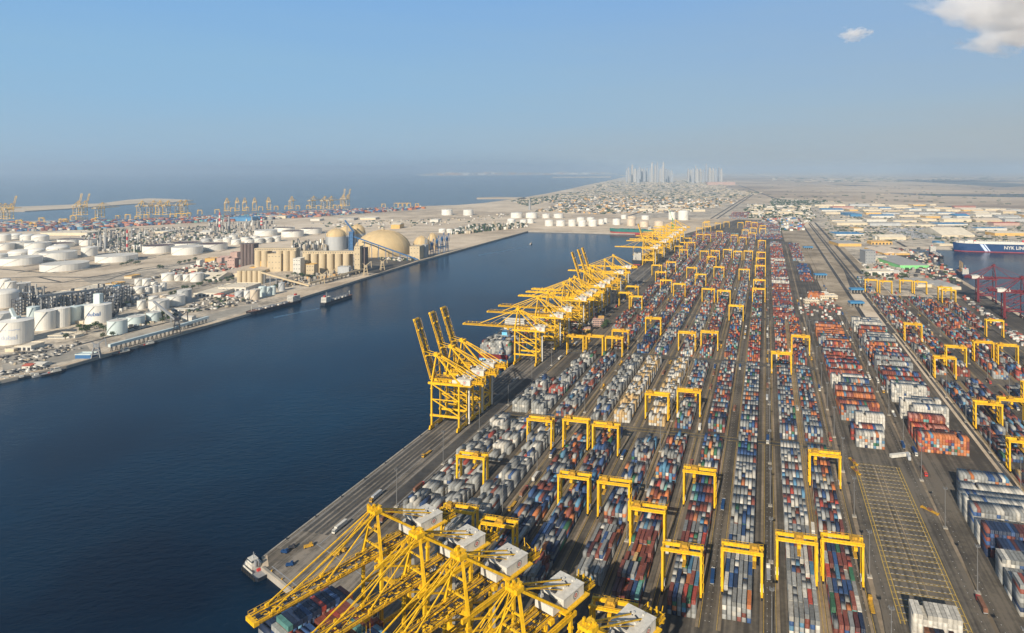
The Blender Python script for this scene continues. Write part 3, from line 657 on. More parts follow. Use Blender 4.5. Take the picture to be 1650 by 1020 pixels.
# ------------------------------------------------------------------ rubber-tyred gantry cranes
def rtg_kit(detail, mirror, main=YEL, tpos=-6.5):
    K = []; H = 27.0; X = 12.2; Y = 4.0; sg = -1 if mirror else 1
    def add(nm, mb, mats, subs=()): K.append((nm, mb.mesh('gantry_'+nm, mats), list(subs)))
    for x in (-X, X):
        for y in (-Y, Y):
            l = MB(); l.beam((x, y, 2.4), (x, y*0.82, H), 1.35, 1.2, 0, 1.5); add('leg', l, main)
        s = MB(); s.beam((x, -Y-1.4, 2.2), (x, Y+1.4, 2.2), 1.2, 1.3)
        subs = []
        w = MB()
        for y in (-Y-0.2, Y+0.2):
            for k in (-1.1, 1.1): w.beam((x-0.5, y+k, 0.85), (x+0.5, y+k, 0.85), 1.6, 1.6)
        subs.append(('wheel', w.mesh('wheel', TYRE)))
        add('sill_beam', s, main, subs)
    for y in (-Y*0.82, Y*0.82):
        g = MB(); g.beam((-X-1, y, H+0.4), (X+1, y, H+0.4), 1.1, 2.0)
        subs = []
        if detail:
            wk = MB(); sy = 1 if y > 0 else -1
            wk.box(-X-1, X+1, y+sy*0.6, y+sy*1.5, H+0.9, H+1.0)
            for k in range(13): xx = -X-0.9+k*(2*X+1.8)/12; wk.box(xx-0.06, xx+0.06, y+sy*1.44, y+sy*1.5, H+1.0, H+2.0)
            wk.box(-X-1, X+1, y+sy*1.42, y+sy*1.52, H+1.95, H+2.08); subs.append(('walkway', wk.mesh('walkway', main)))
            uf = MB(); uf.box(-X+1.1, X-1.1, y-0.5, y+0.5, H-0.66, H-0.62, 0); subs.append(('pale_underside', uf.mesh('pale_underside', WHT)))  # thin white strip that makes the girder's underside paler
        add('girder', g, main, subs)
    for x in (-X, X): e = MB(); e.beam((x, -Y*0.82, H+0.2), (x, Y*0.82, H+0.2), 1.2, 1.4); add('end_tie', e, main)
    tx = sg*tpos
    t = MB(); t.box(tx-3, tx+3, -3.6, 3.6, H+1.5, H+2.3); t.box(tx-1.6, tx+1.8, -2, 1.5, H+2.3, H+3.9); t.box(tx+1.9, tx+2.8, -2.8, -1, H+2.3, H+3.4)
    subs = []
    cb = MB(); cb.box(tx-1, tx+1.2, -4.9, -2.9, H-3.4, H-1.1); subs.append(('operator_cab', cb.mesh('operator_cab', main)))
    sp = MB(); sp.box(tx-1.1, tx+1.1, -5.9, 5.9, H-7.5, H-6.9)
    for xx in (-0.9, 0.9):
        for yy in (-2, 2): sp.beam((tx+xx, yy, H-7), (tx+xx, yy, H+1.6), 0.14)
    subs.append(('spreader', sp.mesh('spreader', YEL2)))
    add('trolley', t, YEL2, subs)
    if detail:
        p = MB(); p.box(sg*X-0.9*0-1.1, sg*X+1.1, -2.2, 2.2, 3.0, 5.6); add('power_unit', p, WHT)
        st = MB(); z = 3
        k = 0
        while z < H-2:
            a = -2.6 if k % 2 == 0 else 2.2; st.beam((-sg*(X+1.0), a, z), (-sg*(X+1.0), -a*0.9, z+3), 0.6, 0.15); z += 3; k += 1
        add('stair', st, main)
    return K
K_RTG = {(d, m_): rtg_kit(d, m_) for d in (0, 1) for m_ in (False, True)}
K_RTGV = {(m_, q_): rtg_kit(1, m_, YEL, q_) for m_ in (False, True) for q_ in (-7.8, -1.5, 4.0, 7.6)}
ROWTXT = {-268: 'the outermost row beside the basin quay', -241: 'the second row in from the quay', -212: 'the third row in from the quay', -178: 'the fourth row in from the quay',
          -147: 'the fifth row in from the quay', -114: 'the sixth row in from the quay', -82: 'the seventh row in from the quay', -52: 'the fourth row left of the yellow grid',
          -15: 'the lone row between wide lanes', 19: 'the second row left of the yellow grid', 48: 'the row next to the yellow grid',
          222: 'the first east yard row', 250: 'the second east yard row', 294: 'the third east yard row', 321: 'the fourth east yard row', 354: 'the fifth east yard row'}
rt = [(769.5, 732), (875.5, 673), (934, 674), (977, 682), (927, 763), (992, 773), (1048, 815), (818, 840), (1126.5, 755), (1100, 880), (1195.5, 880), (1285, 864), (1356, 865), (1328.5, 728),
      (1000, 974), (1058, 632), (1110, 627), (1104.5, 534), (1142, 533), (1259, 567), (1290, 540), (1050, 511), (928, 540), (959, 540), (988, 542), (999, 531), (712, 812),
      (1015, 460), (1002, 470), (1021, 476), (1051, 426), (1059, 437), (1075, 421), (1067, 450), (1090, 456), (1108, 430), (1122, 440.6), (1137, 464), (1153.5, 429), (1163, 467), (1183, 491),
      (1195.5, 433), (1222, 464), (1222.5, 450), (1223, 427), (1223.6, 415), (1224, 405.4), (1226, 387), (1090, 389.5), (1098, 396), (1108, 402), (1111, 383), (1119, 390), (1127.5, 403.5), (1145, 403),
      (1139, 412.5), (1166, 401), (1184, 404), (1201.5, 403.5), (1131, 377), (1146, 377.6), (1115.5, 366.5), (1141, 364), (1163.5, 372), (1177, 378), (1192, 381.6), (1208, 374.5), (1210, 366.5), (1196, 369.7),
      (1126, 355.7), (1134.5, 358), (1159, 359), (1173, 357), (1188, 358), (1200.5, 356), (1211, 358), (1224, 363), (1227, 367.6)]
re_ = [(1474, 520.6), (1543, 557), (1514, 573.5), (1577, 549), (1618, 554), (1657, 558), (1594, 514), (1579, 646), (1617, 640), (1650, 614), (1632, 706), (1410, 450), (1431, 452), (1462, 451), (1488, 453), (1525, 462), (1527, 466)]
RTG_POS = []
for lst, rows in ((rt, ROWS), (re_, EROWS)):
    for (x, y) in lst:
        p = P(x, y, 29.0); t_, s_ = TS(p); r = min(rows, key=lambda q: abs(q-t_))
        RTG_POS.append((r, s_))
cnt = {}
for r, s_ in sorted(RTG_POS, key=lambda q: (q[0], q[1])):
    prev = cnt.get(r, [])
    if prev and s_-prev[-1] < 11: s_ = prev[-1]+11.5
    prev.append(s_); cnt[r] = prev
    kit_instance('yard_gantry_crane', K_RTGV[(r in (-178, -114, -52, 19, -268), R.choice((-7.8, -1.5, 4.0, 7.6)))] if s_ < 1100 else K_RTG[(0, r in (-178, -114, -52, 19, -268))], 'yellow gantry over %s, %s nearest' % (ROWTXT[r], ordn(len(prev))), 'gantry crane', W(r, s_), ROW_ROT, 'yellow gantry cranes straddling the container rows')

# ------------------------------------------------------------------ containers
CC = {'grey': (0.19, 0.19, 0.175), 'pale grey': (0.275, 0.27, 0.24), 'white': (0.48, 0.44, 0.36), 'rust red': (0.19, 0.055, 0.035), 'red': (0.33, 0.055, 0.035), 'orange': (0.46, 0.15, 0.045),
      'blue': (0.035, 0.075, 0.17), 'light blue': (0.09, 0.21, 0.30), 'navy blue': (0.022, 0.035, 0.07), 'green': (0.04, 0.13, 0.065), 'teal': (0.11, 0.27, 0.23), 'tan': (0.46, 0.30, 0.12), 'maroon': (0.10, 0.032, 0.026),
      'salmon': (0.38, 0.16, 0.11)}
PAL = {
 'grey': {'pale grey': 10, 'grey': 6, 'white': 3, 'rust red': 1, 'blue': .7, 'red': .3, 'green': .1},
 'mix': {'pale grey': 4.5, 'grey': 3.5, 'rust red': 5, 'red': 1.6, 'orange': 2.8, 'blue': 1.6, 'light blue': 1.2, 'navy blue': 2.2, 'green': 1, 'teal': .5, 'maroon': 2, 'white': 2, 'tan': .6},
 'bluemix': {'pale grey': 4, 'grey': 3.5, 'rust red': 3.5, 'orange': 1.4, 'blue': 3.4, 'light blue': 2, 'navy blue': 5, 'green': 1, 'maroon': 2},
 'greymix': {'pale grey': 6, 'grey': 5, 'rust red': 2.2, 'orange': 1.5, 'blue': 2, 'light blue': 1, 'navy blue': 1.6, 'white': 2, 'green': .5, 'maroon': 1},
 'redmix': {'pale grey': 3.5, 'rust red': 6, 'red': 2.5, 'orange': 3.6, 'blue': 1.6, 'navy blue': 1, 'light blue': .8, 'white': 1, 'teal': .6, 'salmon': 1, 'green': .4},
 'paleblue': {'pale grey': 9, 'grey': 4, 'white': 5, 'blue': 2.4, 'rust red': 1.5, 'green': .5, 'navy blue': 1, 'orange': .5}, 'palerow': {'white': 8, 'pale grey': 8, 'grey': 3, 'rust red': 1.6, 'light blue': 1, 'blue': .8, 'red': .6},
 'tan': {'tan': 7, 'white': 9}, 'white': {'white': 10, 'pale grey': 5, 'blue': .3}, 'cream': {'white': 20},
 'red': {'rust red': 5, 'red': 3, 'salmon': 3, 'orange': 2, 'teal': .6}, 'orange': {'orange': 8, 'salmon': 3, 'rust red': 2, 'light blue': 1},
 'blue': {'blue': 5, 'navy blue': 4, 'rust red': 2, 'light blue': 2, 'pale grey': 1}, 'lightblue': {'light blue': 5, 'teal': 2, 'pale grey': 3, 'orange': 2, 'rust red': 2},
 'dark': {'navy blue': 6, 'rust red': 4, 'maroon': 3, 'orange': 1, 'blue': 2},
 'farmix': {'rust red': 4, 'blue': 3, 'light blue': 2, 'pale grey': 3, 'orange': 1.5, 'teal': 1, 'salmon': 2, 'navy blue': 1, 'white': 1},
}
def pick(p):
    d = PAL[p]; return R.choices(list(d), list(d.values()))[0]
CH, CW = 2.75, 2.36
CONT = []       # dict per container: position, size, colour, words
def add_cont(t, s, z, ln, colr, top, words, frame='W', key=None):
    CONT.append((t, s, z, ln, colr, top, words, frame, key))
def wobble(p, hmax, hmin=1):
    return max(hmin, min(hmax, p))
def row_stack(row, z0, z1, pal, hmean, hvar, lanes=6, pitch=2.88, gapprob=0.04, rowtxt=None, mirror=None, slot=14.2, clen=13.2, empty=()):
    mirror = row in (-178, -114, -52, 19, -268) if mirror is None else mirror
    off = (2.3 if mirror else -2.3) if lanes == 6 else 0
    nb = int((z1-z0)/slot); hb = hmean
    base = [hmean]*lanes
    for b in range(nb):
        s = z0+(b+0.5)*slot
        hb = hmean+R.uniform(-hvar, hvar)
        gap = R.random() < gapprob
        cluster = R.random() < 0.25; ccol = pick(pal)
        for l in range(lanes):
            if any(a <= s <= c for a, c in empty): continue
            h = int(round(wobble(hb+R.uniform(-hvar, hvar), 5)))
            if gap: h = R.choice((0, 0, 1, 2))
            t = row+off+(l-(lanes-1)/2)*pitch
            short = R.random() < 0.18
            for k in range(h):
                c = ccol if cluster and R.random() < 0.5 else pick(pal)
                top = k == h-1
                if short:
                    q = clen/2; 
                    add_cont(t+R.uniform(-.06, .06), s-q/2-0.15, k*CH, q-0.25, c, top, (rowtxt, l+1, b+1, 'front short'))
                    if not (top and R.random() < 0.3): add_cont(t+R.uniform(-.06, .06), s+q/2+0.15, k*CH, q-0.25, pick(pal), top, (rowtxt, l+1, b+1, 'rear short'))
                else:
                    add_cont(t+R.uniform(-.08, .08), s+R.uniform(-.15, .15), k*CH, clen, c, top, (rowtxt, l+1, b+1, 'long'))
PALZ = {
 -268: ['grey', 'grey', 'mix', 'mix'], -241: ['grey', 'grey', 'mix', 'mix'], -212: ['grey', 'greymix', 'mix', 'mix'], -178: ['bluemix', 'grey', 'bluemix', 'mix'], -147: ['bluemix', 'tan', 'greymix', 'mix'],
 -114: ['greymix', 'tan', 'greymix', 'mix'], -82: ['mix', 'greymix', 'mix', 'mix'], -52: ['mix', 'mix', 'mix', 'greymix'], -15: ['paleblue', 'greymix', 'redmix', 'mix'],
 19: ['palerow', 'greymix', 'redmix'], 48: ['mix', 'greymix', 'redmix'], 222: ['mix', 'bluemix', 'mix', 'mix'], 250: ['mix', 'bluemix', 'mix', 'mix'], 294: ['mix', 'bluemix', 'redmix', 'mix'],
 321: ['mix', 'bluemix', 'mix', 'redmix'], 354: ['mix', 'mix', 'mix', 'mix']}
NAMEROW = {-268: 'outermost quay row', -241: 'second quay row', -212: 'third quay row', -178: 'fourth quay row', -147: 'fifth quay row', -114: 'sixth quay row', -82: 'seventh quay row',
           -52: 'fourth row left of grid', -15: 'third row left of grid', 19: 'second row left of grid', 48: 'row touching yellow grid',
           222: 'first east yard row', 250: 'second east yard row', 294: 'third east yard row', 321: 'fourth east yard row', 354: 'fifth east yard row'}
for r in ROWS+EROWS:
    for zi, (z0, z1) in enumerate(ZONES):
        if r in (19, 48) and zi > 2: continue
        if r in EROWS and zi > 3: continue
        if r == -268 and zi == 0: z0 = 428
        if r == -241 and zi == 0: z0 = 415
        if r == -268 and zi == 1: z0, z1 = 642, 745
        if r == -268 and zi == 2: continue
        if r == -241 and zi == 2: z0 = 1010
        if r == -212 and zi == 2: z0 = 905
        if r in (-268, -241) and zi == 3: z0 = 1180
        if r == -268 and zi in (3, 4): continue
        if r == -178 and zi == 0: z0 = 392
        if r == 354 and zi < 3: continue
        if r == -15 and zi == 0: z0 = 376
        pal = PALZ[r][min(zi, len(PALZ[r])-1)]
        hm, hv = (3.6, 0.9) if pal in ('grey',) else ((4.0, 0.35) if r in (19, -15, 48, -52) and zi < 2 else (3.3, 0.8))
        if pal == 'tan': hm, hv = 4.2, 0.6
        if r in EROWS: hm, hv = 3.0, 0.9
        empty = ()
        if r == -241 and zi == 0: empty = ((500, 530),)
        if r == -178 and zi == 0: empty = ((590, 620),)
        if r == 19 and zi == 0: empty = ((395, 402),)
        row_stack(r, z0, z1, pal, hm, hv, rowtxt=NAMEROW[r]+(' past crossroad' if zi else ''), empty=empty, gapprob=0.02 if r in (19, -15, 48, -52) and zi < 2 else 0.05)
def block(t0, t1, s0, s1, pals, h0=5, name='block', hv=1, bay_run=(1, 2)):
    lanes = int((t1-t0)/2.56); s = s0; b = 0
    while s+13.2 <= s1:
        pal = R.choice(pals) if not isinstance(pals, dict) else pals.get(b, 'greymix')
        for run in range(R.randint(*bay_run)):
            if s+13.2 > s1: break
            h = h0+R.choice((-1, 0, 0, 0, 1))*hv; lo = 0; hi = lanes
            if R.random() < 0.35: lo = R.randint(0, lanes//3)
            if R.random() < 0.35: hi = lanes-R.randint(0, lanes//3)
            runc = max(PAL[pal], key=PAL[pal].get) if R.random() < .7 else pick(pal)
            if pal in ('grey', 'white', 'cream') and runc in ('blue', 'red', 'rust red', 'green'): runc = 'pale grey'
            for l in range(lo, hi):
                hh = h+(R.choice((-1, 0)) if R.random() < 0.2 else 0)
                for k in range(max(1, hh)):
                    c = runc if R.random() < 0.38 else pick(pal)
                    add_cont(t0+(l+0.5)*2.56, s+6.2, k*CH, 12.3, c, k == hh-1, (name, l+1, b+1, 'long'))
            s += 12.9; b += 1
        s += R.choice((0.8, 0.8, 3.0))
block(82, 119, 641, 676, {0: 'greymix', 1: 'redmix', 2: 'redmix'}, 5, 'stack past the yellow grid', 0, (1, 1))
block(78, 119, 690, 1112, ['redmix', 'redmix', 'orange', 'redmix', 'orange', 'red', 'redmix', 'greymix', 'cream'], 5, 'stack past the yellow grid')
block(141, 186, 645, 770, ['red', 'grey', 'redmix', 'greymix', 'white'], 6, 'tall stack beyond the lane')
block(141, 186, 775, 1140, ['cream', 'greymix', 'greymix', 'grey', 'redmix', 'grey', 'redmix', 'white'], 6, 'tall stack beyond the lane')
block(148, 198, 335, 590, {0: 'grey', 1: 'white', 2: 'greymix', 3: 'grey', 4: 'greymix', 5: 'grey', 6: 'greymix', 7: 'grey', 8: 'white', 9: 'dark', 10: 'dark', 11: 'white', 12: 'grey', 13: 'white', 14: 'grey', 15: 'white'}, 6, 'tall stack at right edge', 1, (1, 1))
block(81, 109, 384, 397.5, ['cream'], 6, 'white block below the grid', 0, (1, 1)); block(81, 109, 370, 383.5, ['dark'], 4, 'dark block below the grid', 0, (1, 1)); block(81, 109, 356, 369.6, ['dark'], 4, 'dark block below the grid', 0, (1, 1))
block(12, 52, 1165, 2300, ['redmix', 'red', 'greymix', 'farmix', 'white', 'farmix', 'redmix'], 4, 'red stack field')
block(84, 118, 1360, 1400, ['orange'], 3, 'far stack'); block(80, 112, 1560, 1790, ['farmix', 'blue', 'redmix'], 3, 'far stack'); block(76, 110, 1900, 2300, ['farmix'], 3, 'far stack')
block(-100, 60, 2480, 3300, ['farmix', 'farmix', 'greymix'], 2, 'far stack'); block(214, 232, 1450, 1620, ['greymix'], 2, 'far stack')
block(-290, -110, 2440, 2640, ['farmix'], 2, 'far stack'); block(-200, -100, 3450, 3900, ['farmix'], 3, 'far stack')

# ships' deck cargo
def deck_cargo_end():
    # ship moored under the pier-end cranes: stacks run across the deck
    n0, lanes = -41.0, 15
    for b in range(20):
        d = 104+b*14.6
        if b in (5, 6): continue
        h = 7 if b < 1 else 7+R.choice((0, 0, 1))
        colr = pick('blue')
        for l in range(lanes):
            hh = h-(1 if l < 1 or l > lanes-2 else 0)-(1 if R.random() < 0.3 else 0)+(0 if b else -1)
            for k in range(max(hh-3, 0), hh):
                c = colr if R.random() < 0.5 else R.choice(['blue', 'light blue', 'rust red', 'red', 'navy blue', 'pale grey', 'rust red', 'blue', 'teal'])
                add_cont(n0+(l+0.5)*2.56, d, 11+k*CH, 12.9, c, k == hh-1, ('ship at the pier end', l+1, b+1, 'long'), 'E')
deck_cargo_end()
def deck_cargo_main():
    for b in range(18):
        s = 800+b*15.0
        if b in (12, 13): continue
        h = 8 if b < 7 else R.choice((6, 7, 7))
        for l in range(17):
            hh = h-(1 if l in (0, 16) else 0)-(R.random() < 0.2)
            for k in range(int(hh)):
                if 0 < l < 16 and k < hh-2 and b > 0: continue
                add_cont(-386.5+(l+0.5)*2.56, s, 9+k*CH, 12.9, pick('grey') if R.random() < .93 else pick('mix'), k == hh-1, ('grey-stacked ship', l+1, b+1, 'long'), 'W')
deck_cargo_main()

def cpos(c):
    t, s, z, ln, colr, top, words, fr, key = c
    p = (W(t, s, z) if fr == 'W' else E(t, s, z)); return p
cand = []
for i, c in enumerate(CONT):
    if not c[5]: continue
    p = cpos(c); p2 = p+Vector((0, 0, CH)); x, y = PIX(p2)
    if -5 < x < 1655 and 280 < y < 1016 and c[3] > 0:
        if c[7] == 'E' and (x < 430 or y > 1015): continue
        sc_ = FP/p.y*math.sqrt(c[3]*CW*(HC-p.z)/p.y)
        # the pier-end cranes hide the yard right behind them
        hidden = (c[7] == 'W' and y > 835+0.5*(x-640) and x < 1080)
        if not hidden: cand.append((sc_, i))
cand.sort(reverse=True)
CHOSEN = set(i for _, i in cand[:292])
# detailed container meshes, one for each colour and length
CMESH = {}
def cont_mesh(colr, ln):
    k = (colr, round(ln, 1))
    if k in CMESH: return CMESH[k]
    m = mat('container_'+colr.replace(' ', '_'), CC[colr], 0.55, 0, 0.25, 0.6, each=0.3)
    mb = MB(); hx, hy = CW/2, ln/2
    mb.box(-hx+0.06, hx-0.06, -hy+0.06, hy-0.06, 0.05, CH-0.1)
    for x in (-hx, hx-0.14):
        for y in (-hy, hy-0.14): mb.box(x, x+0.14, y, y+0.14, 0, CH-0.05)
        mb.box(x, x+0.14, -hy+0.14, hy-0.14, CH-0.2, CH-0.05); mb.box(x, x+0.14, -hy+0.14, hy-0.14, 0, 0.16)
    for y in (-hy, hy-0.14): mb.box(-hx+0.14, hx-0.14, y, y+0.14, CH-0.2, CH-0.05); mb.box(-hx+0.14, hx-0.14, y, y+0.14, 0.0, 0.16)
    n = int(ln/1.5)
    for i in range(1, n): y = -hy+i*ln/n; mb.box(-hx+0.2, hx-0.2, y-0.1, y+0.1, CH-0.1, CH-0.06, 0, False)
    for x in (-0.75, -0.35, 0.35, 0.75): mb.box(x-0.03, x+0.03, -hy-0.0, -hy+0.05, 0.2, CH-0.25, 1)
    CMESH[k] = mb.mesh('shipping_container', [m, GREYST]); return CMESH[k]
rest, rcol = [], []
jr = random.Random(5)
used = {}
for i, c in enumerate(CONT):
    t, s, z, ln, colr, top, words, fr, key = c; p = cpos(c); rot = ROW_ROT if fr == 'W' else END_ROT+math.pi
    if fr == 'E': rot = math.atan2(DV.y, DV.x)-math.pi/2
    if i in CHOSEN:
        o = link('shipping_container', cont_mesh(colr, ln), None, p+Vector((0, 0, 0.15)), rot)
        L = '%s %s container atop %s lane, %s bay, %s' % (colr, words[3], ordn(words[1]), ordn(words[2]), words[0])
        used[L] = 1
        tag(o, L, 'container', 'containers stacked in the yard and on deck')
    else:
        k = CC[colr]; v = jr.uniform(0.72, 1.18); f = jr.uniform(0, 0.12)
        gr = sum(k)/3
        rest.append((p.x, p.y, p.z+0.15, CW/2, ln/2, CH-0.06, rot)); rcol.append([min(0.8, (q*(1-f)+gr*f)*v) for q in k])
stuff('stacked_containers', bulk_mesh('stacked_containers', rest, rcol, CONTM))
print('containers', len(CONT), 'individual', len(CHOSEN))

# ------------------------------------------------------------------ ships and boats (own length along +y, bow at +y)
def hull_parts(L, Bm, D, draft_show, mhull, mboot, mdeck, transom=0.75, bowlen=0.16):
    ns = 22; ys = [(-0.5+i/(ns-1))*L for i in range(ns)]
    def hb(y, lev):
        u = y/L+0.5
        w = 1.0
        if u < 0.12: w = transom+(1-transom)*(u/0.12)**0.6
        if u > 1-bowlen:
            v = (u-(1-bowlen))/bowlen; w = (1-v**(2.6 if lev > 0.5 else 1.7))
        if lev < 0.2 and u < 0.1: w *= 0.7+3*u
        return max(w*Bm/2, 0.02)
    levs = [(-3.9, 0.0), (-3.5+draft_show, 0.15), (D*0.5, 0.6), (D, 1.0)]
    def band(i, j, m, nm):
        mb = MB()
        for side in (-1, 1):
            b0 = len(mb.v)
            for y in ys:
                for z, lv in (levs[i], levs[j]):
                    yy = y+(0.02*L*lv if y > L*0.3 else 0)*((y/L-0.3)/0.2); mb.v.append((side*hb(y, lv), yy, z+(2.0*max(0, y/L-0.35)/0.15 if (lv == 1.0 and D > 6) else 0)))
            for k in range(ns-1):
                a = b0+2*k; q = (a, a+2, a+3, a+1) if side > 0 else (a+1, a+3, a+2, a)
                mb.f.append(q); mb.m.append(0)
        z0, z1 = levs[i], levs[j]
        b0 = len(mb.v); y = ys[0]
        mb.v += [(-hb(y, z0[1]), y, z0[0]), (hb(y, z0[1]), y, z0[0]), (hb(y, z1[1]), y, z1[0]), (-hb(y, z1[1]), y, z1[0])]; mb.f.append((b0, b0+1, b0+2, b0+3)); mb.m.append(0)
        return (nm, mb.mesh(nm, m), [])
    k = [band(0, 1, mboot, 'boot_topping')]
    a = MB(); upper = [band(1, 2, mhull, 'hull'), band(2, 3, mhull, 'upper_hull')]
    k += upper
    d = MB(); n = 0
    top = [(hb(y, 1.0), y+(0.02*L if y > L*0.3 else 0)*max(0, (y/L-0.3)/0.2)) for y in ys]
    for i in range(ns-1):
        b0 = len(d.v); (w0, y0), (w1, y1) = top[i], top[i+1]; zz = D-0.9
        d.v += [(-w0, y0, zz), (w0, y0, zz), (w1, y1, zz), (-w1, y1, zz)]; d.f.append((b0, b0+1, b0+2, b0+3)); d.m.append(0)
    k.append(('deck', d.mesh('deck', mdeck), []))
    return k
def house_part(y0, y1, w, z0, storeys, nm='bridge_house', m=WHT):
    mb = MB(); gl = MB(); z = z0
    for s_ in range(storeys):
        f = 1-0.02*s_; mb.box(-w*f/2, w*f/2, y0+0.6*s_*0.4, y1-0.3*s_, z, z+2.7)
        for sx in (-1, 1): gl.box(sx*w*f/2-0.03 if sx > 0 else -w*f/2-0.03, sx*w*f/2+0.03 if sx > 0 else -w*f/2+0.03, y0+1.2, y1-1.2-0.3*s_, z+1.2, z+1.9)
        gl.box(-w*f/2+0.8, w*f/2-0.8, y1-0.3*s_, y1-0.3*s_+0.04, z+1.2, z+2.0); gl.box(-w*f/2+0.8, w*f/2-0.8, y0+0.24*s_-0.04, y0+0.24*s_, z+1.2, z+2.0)
        z += 2.8
    mb.box(-w/2-1.5, w/2+1.5, y1-4.5, y1-2, z, z+0.5)
    return (nm, mb.mesh(nm, m), [('window', gl.mesh('window', GLASS))]), z
def simple(nm, m, *boxes):
    mb = MB()
    for b in boxes: mb.box(*b)
    return (nm, mb.mesh(nm, m), [])
def yaw(a, b):           # rotation that points +y from a to b
    d = b-a; return math.atan2(-d.x, d.y)

# 1 the ship at the pier end, bow near the corner
k = hull_parts(340, 43, 10, 2.2, HULLBL, HULLR, DECK)
hp, z = house_part(-78, -62, 38, 9, 11); k.append(hp)
k.append(simple('funnel', HULLBL, (-4, 4, -112, -104, 9, 36)))
k.append(simple('hatch_cover', DECK, *[(-19, 19, 140-i*14.6-6.2, 140-i*14.6+6.2, 9.2, 10.9) for i in range(19)]))
rb = MB()
for sx in (-1, 1):
    for i in range(10): y0 = 118+i*5.2; w0 = 21.5*(1-max(0, (y0-116)/58)**2.6); w1 = 21.5*(1-max(0, (y0+5.2-116)/58)**2.6); rb.beam((sx*max(w0, .3), y0+2, 11.6), (sx*max(w1, .3), y0+7.2, 11.9), 0.35)
k.append(('bow_rail', rb.mesh('bow_rail', WHT), []))
a = E(-22.5, 84+340); c = E(-22.5, 84)
kit_instance('container_ship', k, 'large blue container ship with mixed containers moored at the pier end', 'container ship', (a+c)/2, yaw(a, c))
# 2 light blue ship on the main quay
k = hull_parts(345, 43, 9, 2.2, HULLLB, HULLR, DECK, 0.92)
hp, z = house_part(-345/2+74, -345/2+86, 40, 8.5, 13); k.append(hp)
k.append(simple('funnel', HULLLB, (-4, 4, -345/2+40, -345/2+47, 9, 37)))
wb = MB()
for x in (-17, -12.5, -6, -1.5, 3.5, 8.5, 13.5, 17.5): wb.box(x-1.1, x+1.1, -345/2-0.12, -345/2-0.02, 3.6, 6.2)
k.append(('mooring_port', wb.mesh('mooring_port', DARK), []))
k.append(simple('lashing_bridge', REDST, (-21, 21, -345/2+1, -345/2+3.5, 8.1, 14.5)))
a, c = W(-364.8, 787), W(-364.8, 787+345)
kit_instance('container_ship', k, 'light blue container ship stacked with grey containers along the main quay', 'container ship', (a+c)/2, yaw(a, c))
# 3 second ship, white bridge
k = hull_parts(210, 32, 10, 2, HULLB, HULLR, DECK, 0.9)
hp, z = house_part(-98, -86, 24, 9.5, 8); k.append(hp)
for i in range(8): k.append(simple('cargo_stack', MATS['tank_grey'] if i % 2 else MATS['hull_blue'], (-14, 14, -70+i*19, -57+i*19, 10, 19)))
a, c = W(-359, 1735), W(-359, 1945)
kit_instance('container_ship', k, 'dark container ship with a tall white bridge among the far cranes', 'container ship', (a+c)/2, yaw(a, c))
# 4 red and green bulk carrier at the head of the basin
k = hull_parts(190, 30, 17, 9, HULLG, HULLR, DECK)
hp, z = house_part(-88, -74, 26, 16, 5); k.append(hp)
k.append(simple('hatch_cover', HULLG, *[(-10, 10, -60+i*24, -42+i*24, 17, 18.6) for i in range(5)]))
a, c = P(1054, 377), P(983, 374.7)
kit_instance('bulk_carrier', k, 'bulk carrier with green hull over red bottom at the head of the basin', 'ship', (a+c)/2, yaw(a, c))
# 5 tanker on the west quay, 6 coaster in the channel
def coaster(L, Bm, D, mh, mb_, stern_h, st=4, tanks=True):
    k = hull_parts(L, Bm, D, 1.6, mh, mb_, DECK, 0.8)
    hp, z = house_part(-L*0.47, -L*0.47+L*0.16, Bm*0.8, D-1, st); k.append(hp)
    k.append(simple('funnel', REDD, (-1.6, 1.6, -L*0.45, -L*0.41, z-3, z+3)))
    m_ = MB(); m_.beam((0, -L*0.38, z), (0, -L*0.38, z+9), 0.5); m_.beam((0, L*0.42, D), (0, L*0.42, D+9), 0.6); m_.box(-1.8, 1.8, L*0.42-.3, L*0.42+.3, D+6, D+6.4)
    k.append(('mast', m_.mesh('mast', WHT), []))
    if tanks:
        for i in range(5): k.append(simple('deck_tank', WHT if i % 2 else GREYST, (-Bm*0.3, Bm*0.3, -L*0.24+i*L*0.12, -L*0.17+i*L*0.12, D-0.9, D+1.8)))
        k.append(simple('pipe_rack', GREYST, (-1, 1, -L*0.27, L*0.38, D+1.8, D+2.6)))
    return k
a, c = P(467, 490.5, -3), P(415, 503.5, -3)
kit_instance('tanker_ship', coaster(120, 19, 6, HULLB, HULLR, 0), 'small tanker with red waterline moored at the west quay', 'ship', (a+c)/2, yaw(a, c))
a, c = P(519, 492.5, -3), P(567, 477.5, -3)
kit_instance('coaster_ship', coaster((c-a).length*0.97, 15, 5.5, HULLB, HULLB, 0), 'small black-hulled ship under way in the channel', 'ship', (a+c)/2, yaw(a, c))
